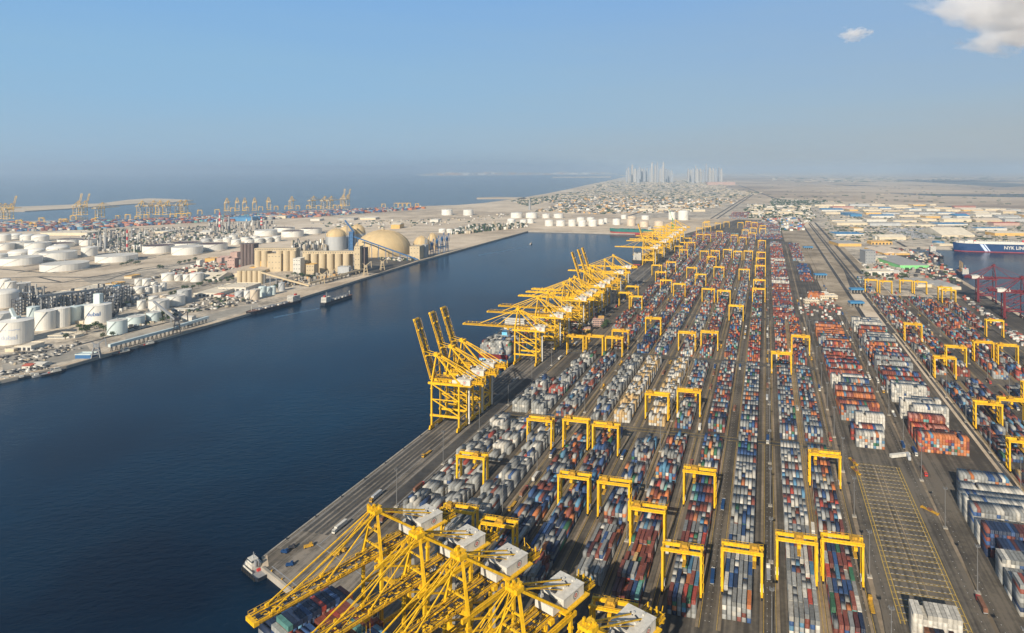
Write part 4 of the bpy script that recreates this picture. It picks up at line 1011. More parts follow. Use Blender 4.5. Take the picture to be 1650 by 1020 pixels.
def tug(L, Bm, mh=HULLB):
    k = hull_parts(L, Bm, 2.0, 1.0, mh, TYRE, GREYST, 0.85, 0.35)
    k.append(simple('cabin', WHT, (-Bm*.28, Bm*.28, -L*0.06, L*0.28, 1.1, 4.0), (-Bm*.2, Bm*.2, L*0.03, L*0.24, 4.0, 6.6)))
    k.append(simple('wheelhouse_window', GLASS, (-Bm*.205, Bm*.205, L*0.02, L*0.245, 5.1, 6.0)))
    k.append(simple('bulwark', WHT, (-Bm*.44, -Bm*.40, -L*0.2, L*0.26, 1.2, 2.6), (Bm*.40, Bm*.44, -L*0.2, L*0.26, 1.2, 2.6)))
    m_ = MB(); m_.beam((0, L*0.1, 6.6), (0, L*0.1, 11), 0.35); m_.box(-1.2, 1.2, L*0.1-.1, L*0.1+.1, 9.0, 9.25); m_.box(-1.2, -0.4, -L*0.10, -L*0.02, 3, 6.8); m_.box(.4, 1.2, -L*0.10, -L*0.02, 3, 6.8)
    k.append(('mast', m_.mesh('mast', GREYST), []))
    k.append(simple('towing_winch', REDD, (-1, 1, -L*0.2, -L*0.13, 1.1, 2.4)))
    f = MB()
    for sx in (-1, 1):
        for i in range(8): y0 = -L*.42+i*L*.09; f.box(sx*Bm*.5-.4, sx*Bm*.5+.4, y0, y0+L*.05, -1.5, 1.6)
    k.append(('fender', f.mesh('fender', TYRE), []))
    return k
a, c = P(436, 934, -3), P(402, 905, -3)
kit_instance('tug_boat', tug(29, 11), 'black and white tug with red rails waiting off the pier corner', 'boat', (a+c)/2+Vector((-3.5, 1, 0)), yaw(a, c))
for i, (x, y, lab) in enumerate([(198, 568.5, 'tug moored beside the conveyor on the west quay, nearer one'), (238, 556, 'tug moored beside the conveyor on the west quay, farther one'), (86, 601, 'white-topped tug at the near end of the west quay')]):
    p = P(x, y, -3); kit_instance('tug_boat', tug(27, 10), lab, 'boat', p, yaw(lq[1], lq[2]))
a, c = P(849, 395, -3), P(862, 391.5, -3)
kit_instance('launch', tug(16, 5, WHT), 'white launch crossing the far basin with a short wake', 'boat', (a+c)/2, yaw(a, c))
for i in range(9):
    p = P(6+i*8, 609.5-i*1.1+(i % 3)*1.6, -3); o = link('work_barge', None); tag(o, 'low dark work barge moored at the near west quay, %s from the open end' % ordn(i+1), 'barge', 'work barges at the west quay')
    o.location = p; o.rotation_euler.z = yaw(lq[1], lq[2])+R.uniform(-.15, .15)
    b_ = MB(); b_.box(-3, 3, -11, 11, -0.6, 1.6); link('hull', b_.mesh('hull', HULLB if i % 2 else GREYST), o); b_ = MB(); b_.box(-1.6, 1.6, -9, -5, 1.6, 4); link('cabin', b_.mesh('cabin', WHT), o)
# 7 car carrier with its lettering
LC = 265; k = []
def txt(body, size, m, name='lettering'):
    cu = bpy.data.curves.new(name, 'FONT'); cu.body = body; cu.size = size; cu.align_x = 'CENTER'; cu.align_y = 'CENTER'; cu.offset = 0.02*size
    ob = bpy.data.objects.new(name, cu); COL.objects.link(ob); dg = bpy.context.evaluated_depsgraph_get()
    me = bpy.data.meshes.new_from_object(ob.evaluated_get(dg)); bpy.data.objects.remove(ob); bpy.data.curves.remove(cu)
    me.materials.clear(); me.materials.append(m); me.name = name; return me
k += hull_parts(LC, 32, 23, 2.0, HULLBL, HULLR, DECK, 0.95, 0.14)
uh = MB(); n_ = 20
prof = [(-LC/2+1, 15.4), (LC*0.30, 15.6), (LC*0.40, 13), (LC*0.46, 7.5), (LC*0.485, 2.0)]
for (y0, w0), (y1, w1) in zip(prof[:-1], prof[1:]): uh.quadbox([(-w0, y0, 22), (w0, y0, 22), (w1, y1, 22), (-w1, y1, 22), (-w0, y0, 30.5), (w0, y0, 30.5), (w1*.9, y1-3, 30.5), (-w1*.9, y1-3, 30.5)])
uh.box(-12, 12, LC*.30, LC*.36, 30.5, 34)
k.append(('superstructure', uh.mesh('superstructure', WHT), []))
rv = MB()
for i in range(16): y = -LC*.45+i*14; rv.box(-11, -9, y, y+2.2, 30.5, 32.4); rv.box(9, 11, y, y+2.2, 30.5, 32.4)
k.append(('roof_vent', rv.mesh('roof_vent', WHT), []))
k.append(simple('funnel', REDD, (-3, 3, -LC*.3, -LC*.26, 30.5, 36))); k.append(simple('deck_box', REDD, (-6, -1, LC*.26, LC*.28, 30.5, 33)))
sp_ = MB()
for y0, w_ in ((LC/2-88, 9), (LC/2-100, 4.5)):
    b0 = len(sp_.v); X_ = -16.06
    sp_.v += [(X_, y0, -1.0), (X_, y0-w_, -1.0), (X_, y0-w_+16, 22), (X_, y0+16, 22)]; sp_.f.append((b0, b0+3, b0+2, b0+1)); sp_.m.append(0)
k.append(('hull_stripe', sp_.mesh('hull_stripe', STRIPE), []))
kk = kit_instance('car_carrier', k, 'large blue and white car carrier moored across the east basin', 'ship', B*(612+LC/2)+A*2302, math.atan2(B.x, -B.y*-1*-1))
kk.rotation_euler.z = math.atan2(0.9701, 0.2425)
tm = txt('NYK LINE', 15, WHT)
for v in tm.vertices: u, w_ = v.co.x, v.co.y; v.co = Vector((-16.12, -u, w_+11.5))
link('lettering', tm, kk, (0, LC/2-176, 0))
# 8, 9 ships on the west side of the east basin
a, c = P(1512, 421, -3)+Vector((18, 0, 0)), P(1488, 405, -3)+Vector((18, 0, 0))
kit_instance('supply_ship', coaster(150, 20, 8, HULLB, HULLR, 0, 6), 'black-hulled ship with white upper decks at the east basin quay', 'ship', (a+c)/2, yaw(a, c)+math.pi)
k = coaster(95, 18, 7, HULLBL, HULLR, 0, 5, False)
for y in (-5, 15, 32):
    g_ = MB(); g_.beam((0, y, 6), (0, y, 17), 1.6); g_.beam((0, y, 16), (3, y+15, 29), 1.0); k.append(('deck_crane', g_.mesh('deck_crane', YEL2), []))
a, c = P(1555, 453, -3)+Vector((14, 0, 0)), P(1530, 432, -3)+Vector((14, 0, 0))
kit_instance('cargo_ship', k, 'small blue cargo ship with yellow deck cranes at the east basin quay', 'ship', (a+c)/2, yaw(a, c))
mb = MB()
for pts in ([(770, 409), (850, 395.6), (851, 396.2), (772, 409.8)], [(440, 508), (514, 493.4), (515, 494.4), (442, 509.6)]):
    poly_sheet(mb, [P(*p) for p in pts], -3.46)
o = structure('boat_wake', mb.mesh('boat_wake', mat('wake_water', (0.015, 0.06, 0.10), 0.3, 0, 0.3, 0.05)))

# ------------------------------------------------------------------ tanks of the west terminal and the basin head
def tank_kit(m, top='cone', r=1.0, h=1.0):
    n = 40 if r > 12 else 28
    K = []
    s = MB(); s.lathe([(r, 0), (r, h)], n, capt=(top == 'cone0')); K.append(['shell', s.mesh('tank_shell', m), []])
    t = MB()
    if top == 'open': t.lathe([(r*0.985, h-1.2), (r*0.985, h-1.0)], n); K.append(['floating_roof', t.mesh('tank_floating_roof', TANKTOP), []])
    elif top == 'flat': t.lathe([(r*0.985, h-0.5), (r*0.98, h-0.4)], n); K.append(['roof', t.mesh('tank_roof', TANKTOPW), []])
    elif top == 'dome': t.lathe([(r*math.cos(a), h+r*0.32*math.sin(a)) for a in [i*math.pi/2/6 for i in range(6)]]+[(0.3, h+r*.32)], n); K.append(['roof', t.mesh('tank_roof', m), []])
    else: t.lathe([(r*1.005, h), (r*0.98, h+0.25), (0.4, h+r*0.16)], n); K.append(['roof', t.mesh('tank_roof', m), []])
    rim = MB(); rim.lathe([(r+0.12, h-0.5), (r+0.25, h-0.45), (r+0.25, h+0.1), (r*.99, h+0.12)], n, capt=False); K.append(['rim', rim.mesh('tank_rim', m), []])
    st = MB(); N = 14; a0 = R.uniform(3.6, 4.6); span = min(1.3, 2.2*h/r)
    for i in range(N):
        a, b = a0+span*i/N, a0+span*(i+1)/N; rr = r+0.6
        st.beam((rr*math.cos(a), rr*math.sin(a), h*i/N), (rr*math.cos(b), rr*math.sin(b), h*(i+1)/N), 0.9, 0.25)
    K.append(['stair', st.mesh('tank_stair', TANKGR), []])
    if h > 12:
        v = MB(); v.box(-1, 1, -0.8, 0.8, h+r*.1, h+r*.16+1.4); K.append(['roof_vent', v.mesh('roof_vent', GREYST), []])
    return K
TK = [ # x, width, base y, height px, material, top, label
 (26, 43, 557, 36, 'W', 'cone', 'largest white silo with blue lettering at the near end of the west terminal'),
 (-2, 32, 546, 38, 'W', 'cone', 'white silo half hidden behind the largest lettered silo'),
 (53.5, 16, 528, 32, 'G', 'cone', 'slim pale silo squeezed behind the first of the row'),
 (73.5, 27.5, 533.5, 30, 'W', 'cone', 'first plain white silo right of the largest lettered one'), (99, 22, 528.5, 30, 'W', 'cone', 'second plain silo in the row of tall silos'),
 (119.5, 17.5, 522.5, 27, 'G', 'cone', 'third plain silo in the row of tall silos'), (136, 13, 517.6, 25, 'G', 'cone', 'fourth and narrowest silo in the row of tall silos'),
 (158.3, 34.5, 523, 29, 'W', 'cone', 'white silo with blue lettering and a square tower on its roof'),
 (189, 26.5, 540.6, 22, 'G', 'flat', 'pale green tank nearest the conveyor'), (218.5, 25, 526, 14, 'G', 'flat', 'pale green low tank behind the one nearest the conveyor'), (247.5, 20, 520, 15, 'G', 'flat', 'pale green tank farthest of the three by the conveyor'),
 (228, 12, 499, 14, 'W', 'flat', 'small white tank left of the pair in the middle of the west terminal'), (256, 28, 502, 16, 'W', 'flat', 'wide white tank in the middle of the west terminal'), (247, 13, 487, 8, 'W', 'cone', 'low white tank tucked behind the wide middle one'),
 (283.5, 25, 493.5, 15, 'W', 'flat', 'white tank in front of the tall grey one'), (297, 20, 486.5, 18, 'GR', 'flat', 'tall grey tank behind the white one'),
 (271, 18.5, 453.5, 11.5, 'W', 'cone', 'broad white tank at the left of the upper row of four'), (287, 10.5, 452.8, 9, 'W', 'cone', 'narrow white tank second in the upper row of four'), (301.5, 11, 453.5, 10.5, 'W', 'cone', 'narrow white tank third in the upper row of four'),
 (317, 19, 454.5, 13, 'W', 'cone', 'broad white tank at the right of the upper row of four'), (329, 6, 451, 8, 'W', 'cone', 'tiny white tank beside the upper row of four'),
 (223.5, 11, 462.5, 12, 'W', 'cone', 'tall white tank at the back of the crowded cluster, left one'), (236, 11.5, 462.5, 12, 'W', 'cone', 'tall white tank at the back of the crowded cluster, second'), (248.5, 9.5, 461.5, 7, 'W', 'flat', 'white tank in the crowded cluster beside the tall pair'),
 (263.5, 8.5, 468.5, 12, 'W', 'cone', 'tall slim white tank at the right end of the crowded cluster'), (256.5, 7.5, 471, 10, 'W', 'cone', 'slim white tank next to the right end of the cluster'), (247.5, 10, 472.5, 11, 'W', 'cone', 'white tank in the front line of the cluster'),
 (238, 7, 474, 10, 'W', 'cone', 'slim white tank in the front line of the cluster'), (224, 15, 473.5, 10, 'W', 'cone', 'squat domed tank left in the cluster'), (209, 14, 475, 8, 'W', 'dome', 'squat white tank at the left end of the cluster'), (264, 11, 482, 6, 'B', 'flat', 'small buff tank by the service road'),
 (399, 10.5, 480.5, 11, 'W', 'cone', 'white tank left of the tanker berth'), (410.7, 14, 484.3, 17, 'B', 'flat', 'buff tank right behind the tanker'), (385.5, 13, 479.5, 9, 'GR', 'flat', 'grey tank left of the buff one behind the tanker'),
 (422.5, 11, 478.5, 15, 'G', 'dome', 'first pale horizontal-banded tank right of the buff tank'), (431.5, 9, 477, 13, 'G', 'dome', 'second pale tank right of the buff tank'), (439.5, 9, 475.5, 13, 'G', 'dome', 'third pale tank right of the buff tank'), (454, 9.5, 469.5, 13, 'GR', 'cone', 'grey tank under the inclined conveyor'),
 (104.5, 61, 438.5, 10.5, 'W', 'flat', 'widest low tank at the front of the tank farm'), (188, 55, 424, 9.5, 'W', 'flat', 'wide low tank standing apart in the sand with a slanting stair'), (35, 51, 429, 11.5, 'W', 'flat', 'wide white tank at the left front of the tank farm'),
 (94, 47, 420, 11.5, 'W', 'flat', 'wide white tank behind the widest one'), (32, 30, 414.5, 6, 'W', 'dome', 'domed white tank behind the left front one'), (59, 21, 415.5, 11, 'W', 'dome', 'round domed tank between two wide ones'),
 (93.5, 29, 407, 6, 'W', 'dome', 'domed white tank at the middle of the tank farm'), (144, 21, 413.5, 14, 'W', 'cone', 'upright white tank between the tank farm and the refinery'), (61, 33, 402.5, 10, 'W', 'flat', 'white tank in the third line of the tank farm'),
 (97, 36, 399.5, 6, 'W', 'open', 'open topped tank in the third line of the tank farm'), (113, 32, 394.5, 8, 'W', 'open', 'open topped tank at the back of the tank farm'), (141.5, 22, 396, 9, 'W', 'open', 'open topped tank beside the refinery chimney'),
 (36, 29, 400.5, 10, 'W', 'flat', 'white tank in the fourth line of the tank farm'), (9, 22, 403.5, 10, 'W', 'flat', 'white tank at the edge in the fourth line'), (65, 22, 390, 8, 'W', 'dome', 'domed tank at the back beside the pale shed'), (43.5, 17.5, 387.5, 7, 'W', 'dome', 'second domed tank in the back line'),
 (24.5, 18, 385.5, 6, 'W', 'dome', 'third domed tank in the back line'), (6, 18, 389, 9, 'W', 'dome', 'fourth domed tank in the back line'), (-2, 22, 427, 16, 'W', 'cone', 'white tank cut by the edge beside the left front tank'),
 (8, 14, 470, 18, 'W', 'dome', 'tall white tank at the edge above the silos'), (34, 23, 471, 13, 'W', 'flat', 'white tank above the silos with its own shadow'), (17, 14, 475, 20, 'W', 'cone', 'slim white tank in front of the one with its own shadow'), (5, 40, 498, 22, 'W', 'dome', 'large white domed tank at the edge behind the silos'),
 (255.5, 43, 409, 11.5, 'W', 'open', 'open topped tank at the left of the four by the highway'), (300, 43, 402, 9, 'W', 'open', 'open topped tank at the back of the four by the highway'), (302, 43, 411.5, 12, 'W', 'flat', 'closed tank at the front of the four by the highway'),
 (343.5, 40, 404.5, 10, 'W', 'open', 'open topped tank at the right of the four by the highway'), (332.5, 15, 390.5, 5, 'GR', 'flat', 'small grey tank behind the four by the highway'), (352.5, 15, 391, 4.5, 'W', 'cone', 'small white tank behind the four by the highway'),
 (380.5, 14, 394.5, 7.5, 'W', 'cone', 'first of the small clustered tanks, front line'), (402, 14, 395.5, 8, 'W', 'cone', 'second of the small clustered tanks, front line'), (417, 13.5, 392.5, 7.5, 'W', 'cone', 'third of the small clustered tanks, front line'), (431, 14, 391, 7.5, 'W', 'cone', 'fourth of the small clustered tanks, front line'),
 (445.5, 13, 389.5, 8, 'W', 'cone', 'fifth of the small clustered tanks, front line'), (366.5, 13, 390.5, 7, 'W', 'cone', 'first of the small clustered tanks, back line'), (395.5, 14, 389, 6, 'W', 'cone', 'second of the small clustered tanks, back line'), (411, 13, 387.3, 6, 'W', 'cone', 'third of the small clustered tanks, back line'),
 (376, 13, 385.5, 6, 'W', 'cone', 'fourth of the small clustered tanks, back line'), (428.5, 33, 380.5, 8.5, 'W', 'flat', 'wide white tank behind the small clustered ones'), (458, 30, 373.5, 6, 'W', 'open', 'open topped tank behind the domes, far left'), (471.5, 32.5, 382.3, 9, 'W', 'open', 'open topped tank left of the tan silo, nearer'), (502, 31, 377.5, 8.5, 'W', 'open', 'open topped tank left of the tan silo, farther'),
 (720.5, 17.5, 347, 9, 'W', 'flat', 'lone white tank on the open sand, left'), (754.5, 16, 347.3, 9, 'W', 'flat', 'lone white tank on the open sand, right'), (712.5, 11, 375.3, 5, 'W', 'dome', 'small domed tank in a line of three, left'), (724.5, 9.5, 375.3, 5, 'W', 'dome', 'small domed tank in a line of three, middle'), (735.5, 10, 375.3, 4.5, 'W', 'dome', 'small domed tank in a line of three, right'),
 (832.5, 19, 351.5, 9, 'W', 'cone', 'white tank in the back line at the basin head, first'), (856.5, 18.5, 351.5, 9, 'W', 'cone', 'white tank in the back line at the basin head, second'), (880, 12.5, 351.5, 7, 'W', 'cone', 'white tank in the back line at the basin head, third'), (900, 16, 351.5, 7, 'W', 'cone', 'white tank in the back line at the basin head, fourth'),
 (824, 13, 362.5, 9.5, 'W', 'dome', 'white tank at the left end of the basin head'), (843.5, 11.5, 362.5, 9, 'W', 'cone', 'second tank from the left at the basin head'), (855, 10.5, 360, 8, 'W', 'cone', 'third tank from the left at the basin head'),
 (885, 14, 364.5, 10.5, 'W', 'cone', 'first tank of the waterside line'), (903.5, 15, 364.5, 10, 'W', 'cone', 'second tank of the waterside line'), (922, 12.5, 364.7, 11.5, 'W', 'cone', 'third tank of the waterside line'), (938, 12.5, 365, 9.5, 'W', 'dome', 'fourth tank of the waterside line'), (955, 14, 365, 10, 'W', 'dome', 'fifth tank of the waterside line'),
 (936, 13, 358, 8, 'W', 'cone', 'tank behind the fourth of the waterside line'), (951.5, 12.5, 357, 7, 'W', 'cone', 'tank behind the fifth of the waterside line'), (969, 9.5, 361.7, 9, 'W', 'cone', 'sixth tank of the waterside line'), (976, 6, 360, 9, 'W', 'cone', 'seventh and slimmest of the waterside line'),
 (993.5, 13, 362.6, 10.5, 'W', 'cone', 'white tank just left of the red and green ship'), (1005.5, 10, 353, 7, 'W', 'cone', 'small tank behind the red and green ship, left'), (1018, 14, 354, 6, 'B', 'cone', 'buff tank behind the red and green ship, upper'), (1017, 14, 364, 12, 'B', 'cone', 'buff tank behind the red and green ship, lower'), (1038, 14, 366, 10, 'B', 'cone', 'second buff tank behind the ship'),
 (1062, 16, 366.5, 11, 'B', 'cone', 'third buff tank behind the yellow cranes'), (1040, 13, 354, 7, 'W', 'cone', 'white tank over the buff ones'), (1083, 12, 354, 12, 'W', 'dome', 'pale gas tank near the green crane, left'), (1101, 17, 355, 15, 'W', 'dome', 'pale gas tank near the green crane, right'),
]
TM = {'W': TANKW, 'G': TANKG, 'B': TANKB, 'GR': TANKGR}
SILOS = {}
for i, (x, w, yb, hp_, m, top, lab) in enumerate(TK):
    f = P(x, yb); r = w/2*f.y/FP; r = r/(1-r/f.y*0.9); h = hp_*f.y/FP*(0.88 if x > 800 else 1)
    c = f+Vector((f.x/f.y*r, r, 0))
    is_silo = i < 8
    o = kit_instance('silo' if is_silo else 'storage_tank', tank_kit(TM[m], top, r, h), lab, 'silo' if is_silo else 'tank', c, 0, None if is_silo else ('storage tanks of the west terminal' if x < 700 else 'storage tanks at the basin head'))
    SILOS[i] = (o, r, h)
    if w > 26 and i > 8 and x < 520:
        bw = MB(); q_ = r*1.32
        for a_, b_ in (((-q_, -q_), (q_, -q_)), ((q_, -q_), (q_, q_)), ((-q_, q_), (q_, q_)), ((-q_, -q_), (-q_, q_))): bw.beam((*a_, 0.6), (*b_, 0.6), 2.4, 1.4)
        link('bund_wall', bw.mesh('bund_wall', LCONC), o)
def wrap_text(tx, size, r, z, ang, m, parent):
    me = txt(tx, size, m)
    bm = bmesh.new(); bm.from_mesh(me); bmesh.ops.triangulate(bm, faces=bm.faces[:])
    bmesh.ops.subdivide_edges(bm, edges=[e for e in bm.edges if e.calc_length() > 1.5], cuts=2); bmesh.ops.triangulate(bm, faces=bm.faces[:])
    for v in bm.verts:
        a = ang+v.co.x/r; v.co = Vector(((r+0.25)*math.cos(a), (r+0.25)*math.sin(a), z+v.co.y))
    bm.to_mesh(me); bm.free(); link('lettering', me, parent)
o, r, h = SILOS[0]; wrap_text('dubal', 10, r, h*0.33, -1.25, INKP, o); wrap_text('~ ~~', 11, r, h*0.68, -1.15, INKP, o)
o, r, h = SILOS[7]; wrap_text('dubal', 9.5, r, h*0.55, -1.25, INK, o)
t_ = MB(); t_.box(-5.5, 5.5, -4, 4, h+1, h+19); link('roof_tower', t_.mesh('roof_tower', TANKG), o)
o, r, h = SILOS[0]; t_ = MB(); t_.beam((-1, 0, h+2), (-12, 4, h+17), 4, 4); t_.box(-4, 4, -4, 4, h, h+6); link('feed_spout', t_.mesh('feed_spout', TANKG), o)
sh = MB(); sh.lathe([(3, h*0), (3, 1)], 8)
for i, (x, y, w_, h_) in enumerate([(30, 508, 16, 30), (44, 500, 18, 34), (62, 498, 14, 26), (80, 500, 16, 28), (95, 497, 18, 26), (112, 495, 14, 25), (128, 493, 16, 28), (143, 492, 14, 24), (180, 500, 16, 26), (188, 492, 14, 34), (196, 486, 12, 30), (205, 480, 12, 24), (172, 478, 16, 20), (150, 480, 14, 18)]):
    fr = MB(); n_ = max(2, int(h_/6))
    for a in (-w_/2, 0, w_/2):
        for b in (-6, 6): fr.beam((a, b, 0), (a, b, h_), 0.7)
    lv = MB()
    for k_ in range(1, n_+1):
        z_ = h_*k_/n_
        for b in (-6, 6): fr.beam((-w_/2, b, z_), (w_/2, b, z_), 0.6)
        for a in (-w_/2, w_/2): fr.beam((a, -6, z_), (a, 6, z_), 0.6)
        lv.box(-w_/2+1, w_/2-1, -5, 5, z_-0.3, z_)
    ve = MB(); ve.lathe([(2.2, 1), (2.2, h_*0.8)], 12, cx=-w_/4); ve.lathe([(1.5, 1), (1.5, h_*1.12)], 12, cx=w_/4); 
    kit_instance('process_frame', [('frame', fr.mesh('frame', DARK), []), ('deck', lv.mesh('deck', GREYST), []), ('vessel', ve.mesh('vessel', TANKGR), [])], 'dark steel process frame behind the tall silos, %s from its left end' % ordn(i+1), 'process plant', P(x, y), R.uniform(-.2, .2), 'steel process frames behind the silos')
# blue-top conveyor gallery above the silo row
def conveyor(name, a, b, za, zb, w, m, lab, n=8, mt=GREYST):
    o = thing(name, lab, 'conveyor', (a+b)/2); loc = (a+b)/2
    g = MB(); g.beam(a-loc+Vector((0, 0, za)), b-loc+Vector((0, 0, zb)), w, w*0.9); link('gallery', g.mesh('gallery', m), o)
    for i in range(n):
        f = (i+0.5)/n; p = a.lerp(b, f)-loc; z = za+(zb-za)*f
        if z < 4: continue
        t = MB(); t.beam((p.x-1.2, p.y, 0), (p.x-0.6, p.y, z-w*.45), 0.7); t.beam((p.x+1.2, p.y, 0), (p.x+0.6, p.y, z-w*.45), 0.7); link('trestle', t.mesh('trestle', mt), o)
    return o
conveyor('conveyor_gallery', P(60, 520), P(165, 499), 46, 40, 4, GREYST, 'conveyor gallery above the row of tall white silos', 9)
conveyor('conveyor_gallery', P(176, 567), P(288, 536), 9, 9, 4.5, TANKG, 'pale covered conveyor along the near west quay', 16, DARK)
conveyor('conveyor_gallery', P(288, 533), P(335, 518.5), 8, 8, 4.5, TANKG, 'pale covered conveyor along the quay past the dark unloader', 8, DARK)
conveyor('conveyor_gallery', P(288, 530), P(248, 505), 12, 22, 3.5, GREYST, 'inclined conveyor climbing from the dark unloader to the tanks', 5)
conveyor('conveyor_gallery', P(421, 462), P(498, 462.5), 33, 3, 3.8, TAN, 'tan inclined conveyor descending from the small silo block to the quay', 8)
conveyor('conveyor_gallery', P(571, 415.5), P(674, 421), 64, 5, 3.2, BLUEST, 'long blue inclined conveyor crossing in front of the great dome', 9, BLUEST)
conveyor('conveyor_gallery', P(556, 398), P(570, 404), 92, 62, 4, BLUEST, 'short steep blue conveyor over the tan silos', 2, BLUEST)
conveyor('conveyor_gallery', P(498, 462), P(560, 447), 8, 8, 4, TAN, 'low covered conveyor along the grain quay', 9, DARK)
conveyor('conveyor_gallery', P(548, 449), P(586, 439), 9, 9, 4, TAN, 'low covered conveyor at the far end of the grain quay', 6, DARK)

def unloader(x, y, hp_, m, lab, cat='crane', lean=0.4):
    p = P(x, y); s = hp_*p.y/FP; K = []
    t = MB()
    for a in (-1, 1):
        for b in (-1, 1): t.beam((a*5, b*5, 0), (a*2.5, b*2.5, s*0.6), 1.3)
    for z in (0.2, 0.4): t.box(-4.6, 4.6, -4.6, 4.6, s*z, s*z+0.9)
    K.append(('portal', t.mesh('portal', m), []))
    h_ = MB(); h_.box(-3.4, 3.4, -3.4, 3.4, s*0.6, s*0.76); K.append(('machine_house', h_.mesh('machine_house', m), []))
    b = MB(); b.beam((0, 0, s*0.7), (s*lean, 2, s*1.0), 1.8, 1.8, 0, 1.0); b.beam((0, 0, s*0.72), (-s*lean*0.5, 0, s*0.9), 1.4); b.beam((s*lean, 2, s), (s*lean+1, 2, s*0.55), 1.4); K.append(('boom', b.mesh('boom', m), []))
    return kit_instance('ship_unloader', K, lab, cat, p, 0.6)
unloader(285, 538, 34, DARK, 'dark steel ship unloader standing on the near west quay'); unloader(155, 576, 28, GREYST, 'grey ship unloader with white base near the lettered silos')
unloader(519, 457, 20, TAN, 'tan grain unloader nearest the channel ship'); unloader(533, 452, 19, TAN, 'second tan grain unloader from the channel ship'); unloader(589, 444, 22, TAN, 'tan grain unloader beside the tan end tower'); unloader(616, 435, 18, TAN, 'tan grain unloader on the dark stockyard quay')
unloader(686.5, 413.5, 36, GREYST, 'slender grey quay crane right of the small domes', lean=0.15)
for j, (x, y, h_) in enumerate([(696, 411, 26), (704, 409.5, 30), (712, 407.5, 33), (720, 405.5, 30)]):
    unloader(x, y, h_, BLUEST, 'slim blue quay crane, %s of the blue four' % ordn(j+1), lean=0.12)

# grain silo blocks
def silo_block(lab, xs, w, yb, hp_, m, gallery=True, rows=2, gl_m=None, x_end=None):
    f = P(xs[0], yb); r = w/2*f.y/FP; h = hp_*f.y/FP; o = thing('grain_silo_block', lab, 'silo block', P(sum(xs)/len(xs), yb)); base = o.location
    me = MB(); me.lathe([(r, 0), (r, h), (r*0.97, h+0.6)], 24); msh = me.mesh('silo', m)
    for x in xs:
        for k in range(rows):
            p = P(x, yb); link('silo', msh, o, (p.x-base.x, p.y-base.y+r+k*2*r, 0))
    if gallery:
        a, b = P(xs[0], yb), P(x_end or xs[-1], yb); g = MB(); g.box(a.x-base.x-r, b.x-base.x+r, r*0.7, r*2.7, h+0.6, h+7); link('gallery', g.mesh('gallery', gl_m or m), o)
        wd = MB(); n = 24
        for i in range(n): x = a.x-base.x-r+(b.x-a.x+2*r)*(i+0.3)/n; wd.box(x, x+2.5, r*0.7-0.1, r*0.7, h+2.6, h+4.6)
        link('window', wd.mesh('window', GLASS), o)
    return o, r, h
silo_block('long row of tan grain silos with a gallery on top', [491, 504, 517, 530, 543, 556], 11.2, 440, 30, TAN, x_end=575)
silo_block('short row of tan silos left of the long row', [413, 424, 448, 459, 470], 10.6, 437, 32, TAN)
silo_block('block of five small tan silos in front of the flour mill', [384, 392.3, 400.6, 409, 417.5], 7.9, 458, 21, TAN, False, 2)
silo_block('dark brown block of tall silos beside the pink mill', [389, 394.5, 400, 405.5], 5.6, 430.5, 37, BROWN, False, 3)
